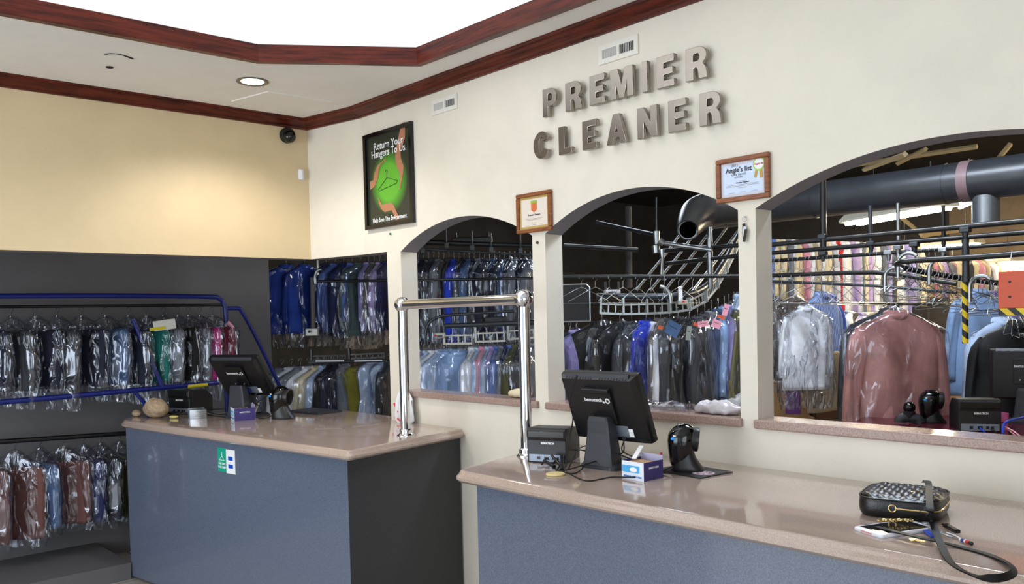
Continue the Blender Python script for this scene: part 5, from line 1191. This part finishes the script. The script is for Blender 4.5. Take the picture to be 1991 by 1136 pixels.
# garments in the right arch
row([(1505 + i * 9.5, 452 + i * .3, c_, 'shirt', random.uniform(0, 25), dict(bag=False)) for i, c_ in enumerate(['mid blue', 'cream', 'cream', 'grey', 'white', 'cream', 'pink', 'white', 'beige', 'white', 'white', 'cream', 'white', 'red', 'white', 'white', 'lilac', 'white', 'grey', 'cream', 'lilac', 'white', 'grey', 'lavender', 'cream', 'dark grey', 'white', 'lavender', 'grey', 'cream'])],
    lambda x, y: at(x, y, 8.6 + (1650 - x) * .002), 'in the bright far row of the right arch', 'bright shirts in the far row', parts=False, zs=1.05)
row([(1800 + i * 9, 498, c_, 'shirt', random.uniform(0, 25), dict(bag=False)) for i, c_ in enumerate(['beige', 'pink', 'cream', 'lilac', 'grey', 'pink', 'cream', 'beige', 'white', 'dark grey', 'cream', 'pink', 'beige', 'white', 'grey', 'tan', 'cream', 'pink', 'white', 'lilac', 'beige', 'cream'])],
    lambda x, y: at(x, y, 9.3), 'in the far right row of the right arch', 'shirts in the far right row', parts=False, zs=.62)
row([(1624, 592, 'white', 'shirt', 20, dict(zs=.75)), (1634, 592, 'red', 'shirt', 25, dict(zs=.75)), (1643, 592, 'steel blue', 'shirt', 25, dict(zs=.75)), (1652, 592, 'white', 'shirt', 30, dict(zs=.7)), (1663, 591, 'black', 'jacket', 42), (1676, 590, 'lavender', 'shirt', 40), (1688, 590, 'white', 'shirt', 45), (1698, 590, 'cream', 'shirt', 48), (1708, 590, 'white', 'shirt', 48), (1718, 590, 'white', 'shirt', 48), (1640, 640, 'black', 'trousers', 60, dict(sc=1.4)), (1655, 640, 'black', 'trousers', 60, dict(sc=1.4))],
    lambda x, y: at(x, y, 6.6), 'on the rail behind the dusty pink one', 'unbagged garments on the middle rail', bag=False)
pipe('garment_rail', [at(1612, 590, 6.6), at(1850, 592, 6.6)], .012, M_dsteel, 'grey rail behind the dusty pink jacket carrying white shirts')
garment('shirt', 'blue striped', at(1598, 545, 5.6), VA + PI/2 - math.radians(50), 'blue striped long sleeve shirt hanging right of the bagged white shirt', None, sc=1.02, bag=False)
garment('shirt', 'bright blue', at(1612, 550, 5.75), VA + PI/2 - math.radians(40), 'plain blue shirt just behind the blue striped one', None, sc=.98, bag=False)
garment('trousers', 'beige', at(1600, 640, 5.35), VA + PI/2 - math.radians(60), 'beige trousers hanging low below the striped shirt', None, sc=.95, bag=False)
garment('shirt', 'white', at(1566, 578, 5.2), VA + .15, 'bagged white button shirt with red tag at the left of the right arch', None, sc=.76, extra=.16, film_m=F_bag2)
garment('shirt', 'taupe', at(1545, 560, 5.5), VA + .4, 'empty looking bagged taupe shirt behind the bagged white one', None, sc=.8, film_m=F_bag2)
garment('jacket', 'dark grey', at(1512, 560, 6.2), VA + 1.0, 'dark jacket at the far left of the right arch behind the pillar', None, sc=.9, bag=False)
garment('jacket', 'dark grey', at(1732, 574, 5.2), VA - .10, 'dark grey jacket hanging right behind the dusty pink one', None, sc=1.14)
garment('jacket', 'dusty pink', at(1742, 576, 4.85), VA - .04, 'large dusty pink jacket in clear film at the centre of the right arch', None, sc=1.10, zs=1.06)
garment('shirt', 'light blue', at(1903, 540, 5.4), VA + .12, 'open light grey blue shirt behind the striped pole', None, sc=1.0, bag=False)
garment('shirt', 'lavender', at(1940, 545, 5.7), VA + .25, 'pale lavender shirt partly hidden behind the grey blue one', None, sc=1.0, bag=False)
garment('shirt', 'pale blue', at(1952, 590, 4.95), VA + .30, 'pale blue shirt peeking out left of the black jacket', None, sc=1.22, bag=False, zs=.95)
garment('jacket', 'black', at(1985, 594, 4.8), VA + .12, 'black jacket hanging behind the back monitor at the right edge', None, sc=1.18, bag=False)
for k in range(9):
    o = obj('wire_hanger', hangmesh()); o.location = at(1962 + k * 7, 592 + (k % 3) * 3, 4.6); o.rotation_euler = (0, 0, VA + .9 + .1 * k); tag(o, f'wire hanger, {ORD[k]} of the bunch above the black jacket', 'hanger', 'bunched wire hangers over the black jacket')
# empty hangers on the rails
for k in range(26):
    px = 1500 + k * 11 + random.uniform(-3, 3) + (40 if k > 12 else 0); py = 509 - (px - 1480) * .071
    o = obj('wire_hanger', hangmesh()); o.location = at_y(px, py - 4, 1.9); o.rotation_euler = (random.uniform(-.1, .1), 0, random.uniform(.9, 2.2)); tag(o, f'empty wire hanger, {ORD[k]} from the left on the third rail of the right arch', 'hanger', 'empty wire hangers on the third rail')
for k in range(22):
    px = 1755 + k * 8.6; py = 512 + (px - 1750) * .21
    p_ = at_y(px, min(py, 552) - 2, 1.35 + (px - 1755) * .0022)
    o = obj('wire_hanger', hangmesh()); o.location = p_; o.rotation_euler = (0, random.uniform(-.1, .1), random.uniform(.6, 1.9)); tag(o, f'empty wire hanger, {ORD[k]} from the left on the looped rail', 'hanger', 'empty wire hangers on the looped rail')
for k in range(11):
    px = 1500 + k * 20 + random.uniform(-3, 3)
    o = obj('wire_hanger', hangmesh()); o.location = at_y(px, 534, 1.5); o.rotation_euler = (0, 0, random.uniform(.8, 2.3)); tag(o, f'empty wire hanger, {ORD[k]} from the left on the lower bending rail', 'hanger', 'empty wire hangers on the bending rail')
for k in range(9):
    px = 1130 + k * 27
    o = obj('wire_hanger', hangmesh()); o.location = at(px, 536, 4.9); o.rotation_euler = (0, 0, VA + random.uniform(.3, 1.4)); tag(o, f'empty wire hanger, {ORD[k]} from the left on the level rail of the middle arch', 'hanger', 'empty wire hangers in the middle arch')
# boxes
def box_at(px, py, d, wx, wy, wz, label, rz, m_=M_card, pr=None, base=0):
    c = at(px, py, d); top = c.z + wz / 2; wz = top - base; t = thing('cardboard_box', label, 'box', (c.x, c.y, base), rz)
    MB().box((0, 0, wz/2), (wx, wy, wz), bev=.003).build('carton', m_, t)
    for s_ in (-1, 1): mb = MB(); mb.box((s_ * wx * .26, 0, wz + .002), (wx * .46, wy, .003), mtx=Matrix.Rotation(-s_ * .12, 4, 'Y')); mb.build('flap', m_, t)
    if pr: mb = MB(); mb.box((.02, -wy/2 - .001, wz * .5), (wx * .4, .001, wz * .7)); mb.build('purple_print', pr, t); mb = MB(); mb.box((wx/2 + .001, 0, wz * .5), (.001, wy * .6, wz * .5)); mb.build('purple_print', pr, t)
    return t
purple = mat('carton_purple', (110, 60, 140), .7)
box_at(1535, 778, 5.6, .24, .2, .24, 'cardboard box with purple print at the lower left of the right arch', VA - .3, pr=purple, base=.928)
box_at(1525, 845, 5.6, .34, .3, .23, 'plain cardboard box under the purple printed one', VA - .1, base=.0)
box_at(1600, 800, 6.3, .3, .3, .35, 'brown cardboard box in the shade behind the beige trousers', VA + .2, mat('card_brown', (110, 80, 56), .8))
box_at(1645, 775, 6.6, .28, .25, .40, 'taller dull cardboard box left of the dusty pink jacket', VA, mat('card_dull', (130, 112, 84), .8))
mb = MB(); c = at(1530, 720, 6.0); mb.box((0, 0, 0), (.30, .2, .02)); 
for s_ in (-.45, .45): mb.box((.30 * s_, 0, -.6), (.02, .2, 1.2))
mb.box((0, 0, -.4), (.30, .2, .02)); mb.box((0, 0, -.8), (.30, .2, .02))
o = tag(mb.build('storage_shelf', M_blkm), 'black shelf unit in the shade at the lower left of the right arch', 'shelf'); o.location = c; o.rotation_euler = (0, 0, VA)
mb = MB(); c = at(1868, 706, 8.0)
for z in (0, -.35, .32): mb.box((0, 0, z), (.8, .35, .02))
for s_ in (-.38, 0, .38): mb.box((s_, 0, -.2), (.025, .3, 1.5))
o = tag(mb.build('storage_shelf', mat('shelf_dark', (40, 36, 34), .6)), 'dark metal shelf unit deep between the pink jacket and the blue shirt', 'shelf'); o.location = c; o.rotation_euler = (0, 0, VA)
machine('black machine box with yellow label standing on the deep shelf', 1854, 672, 1874, 700, 7.8, .2, M_blkm, name='equipment_box', cat='equipment')
pipe('wall_post', [at(1853, 545, 9), at(1852, 680, 9)], .035, mat('post_beige', (170, 150, 112), .7), 'beige vertical post deep in the right arch, beside the pink jacket', 'post')
box_at(1855, 742, 7.2, .8, .3, .35, 'wide plain carton low behind the back desk', VA, MATS['cardboard'])
# ---- back desk with equipment
DZ = 1.02
c = [at_z(1652, 823, DZ), at_z(1722, 790, DZ)]
t = thing('back_desk', 'glossy maroon desk behind the right arch sill', 'desk', (0, 0, 0))
y0, y1, x0 = .42, c[1].y, None
pl = [(c[0].x, c[0].y - .0), (6.2, c[0].y - .0), (6.2, c[1].y), (c[1].x, c[1].y)]
slab(MB(), round_poly(pl, .03), [(-.01, DZ - .04), (0, DZ - .035), (0, DZ - .006), (-.006, DZ)]).build('desktop', M_maroon, t, True)
mb = MB(); mb.box(((pl[0][0] + 6.2) / 2 + .1, (pl[0][1] + pl[3][1]) / 2, (DZ - .04) / 2), (6.2 - pl[0][0] - .4, (pl[3][1] - pl[0][1]) * .8, DZ - .042)); mb.build('pedestal', M_maroon, t)
def ond(px, py): q = at_z(px, py, DZ); return Vector((q.x, q.y, DZ))
q = ond(1810, 822); scanner((q.x, q.y, DZ), .62, 'glossy black barcode scanner with blue badge on the maroon desk', 'barcode scanners', 1.0)
q = ond(1884, 838); printer((q.x, q.y + .08, DZ), .55, 'black receipt printer with blue cable on the maroon desk', sc=1.12, blue=True)
q = ond(1768, 824)
t = thing('webcam', 'small round black desk camera on a curved foot on the maroon desk', 'camera', (q.x, q.y, DZ), .5)
mb = MB(); mb.tube([(.05 * math.cos(a), 0, .006 + .028 * abs(math.sin(a)) ** .6 * (1 if 0 < 1 else 0)) for a in [PI * j / 12 for j in range(13)]], .012, 8, flat=2.2); mb.build('foot', M_plast2, t, True)
mb = MB(); mb.lathe([(.012, .03), (.018, .045), (.03, .058), (.034, .066), (.02, .07)], (0, 0, 0), 20); mb.build('neck', M_plast2, t, True)
mb = MB(); mb.sphere((0, 0, .088), .032, 12); mb.build('head', M_gloss, t, True)
mb = MB(); mb.tube(bez([(.0, -.02, .01), (.05, -.08, .004), (.02, -.14, .003)], 6), .003, 6); mb.build('cable', M_rub, t, True)
q = ond(1946, 836); mb = MB(); mb.lathe([(.030, 0), (.032, .002), (.036, .085), (.033, .085), (.028, .004)], (0, 0, 0), 28); mb.mi = 0
t = thing('pink_cup', 'plain pink cup on the maroon desk beside the back printer', 'cup', q); mb.build('cup_body', mat('cup_pink', (232, 120, 170), .4), t, True); mb = MB(); mb.lathe([(.0335, .036), (.0345, .040), (.0335, .044)], (0, 0, 0), 28, cap=False); mb.build('dark_band', M_rub, t, True)
q = ond(1912, 815); mb = MB(); mb.lathe([(.028, 0), (.036, .10), (.039, .102), (.038, .106), (.034, .104), (.026, .004)], (0, 0, 0), 28); o = tag(mb.build('white_cup', M_paper, None, True), 'white paper cup behind the back receipt printer', 'cup'); o.location = (q.x, q.y + .18, DZ); o.scale = (1.1, 1.1, 1.75)
q = ond(1975, 826); monitor((q.x + .02, q.y + .12, DZ), .25, 'black monitor seen from behind on the maroon desk at the right edge', sc=1.0, tilt=.05, zc=.26)
q = ond(1950, 850)
t = thing('pink_ribbon', 'thin pink ribbon with cables beside the back cup at the right edge', 'ribbon', (q.x, q.y, DZ)); r0 = Vector(t.location)
mb = MB(); ribbon(mb, [at_z(1955, 830, DZ + .03) - r0, at_z(1970, 838, DZ + .05) - r0, at_z(1988, 852, DZ + .05) - r0], .008, .002); mb.build('ribbon_end', M_pink, t); mb = MB(); ribbon(mb, [at_z(1957, 832, DZ + .03) - r0, at_z(1975, 848, DZ + .04) - r0, at_z(1984, 862, DZ + .04) - r0], .008, .002); mb.build('ribbon_end', M_pink, t)
mb = MB(); mb.tube(bez([at_z(1950, 845, DZ + .01) - r0, at_z(1955, 822, DZ + .06) - r0, at_z(1990, 812, DZ + .07) - r0], 8), .006, 8); mb.build('blue_cable', mat('cable_blue2', (30, 70, 190), .4), t, True)

# ---- smaller pieces that sit on a part hang from that part
NEST = {'pos_monitor': {'casing': ['vent_slots', 'vent_panel', 'screen', 'connector_plate', 'rating_label', 'blue_plug'], 'mount_cover': ['brand_lettering', 'brand_mark', 'thumb_screw']},
        'receipt_printer': {'casing': ['lid', 'port_panel', 'port_socket', 'brand_lettering']},
        'barcode_scanner': {'head': ['window_rim', 'scan_window', 'seam_band', 'blue_badge', 'white_badge_mark']},
        'handbag': {'quilted_panel': ['gold_lettering', 'piping'], 'side_gusset': ['gold_zip', 'gold_zip_pull', 'gold_ring']},
        'smartphone': {'case': ['screen', 'port_edge']}, 'wall_vent': {'frame': ['louvres']},
        'framed_poster': {'print': ['lettering', 'printed_hand', 'printed_hanger']}, 'framed_certificate': {'paper': ['lettering', 'printed_lines', 'badge', 'badge_cap', 'ribbon', 'seal_ring', 'seal_centre']},
        'payment_sticker': {'green_half': ['hanger_symbol', 'lettering'], 'white_half': ['blue_logo']}, 'open_box': {'front_panel': ['blue_band', 'white_oval', 'lettering']},
        'orange_board': {'board': ['rivet', 'hanging_wire']}, 'fluorescent_fitting': {'reflector': ['tube', 'drop_rod']}, 'mouse_pad': {'pad': ['round_logo', 'logo_letters', 'lettering']},
        'cardboard_box': {'carton': ['flap', 'purple_print']}, 'motion_sensor': {'housing': ['lens']}}
def base(n): return n.split('.')[0]
for root in [o for o in COL.objects if o.parent is None and base(o.name) in NEST]:
    kids = list(root.children)
    for pn, cn in NEST[base(root.name)].items():
        ps = [k for k in kids if base(k.name) == pn]
        if not ps: continue
        for k in kids:
            if base(k.name) in cn:
                m = ps[0].matrix_basis.inverted() @ k.matrix_basis
                k.parent = ps[0]; k.matrix_basis = m
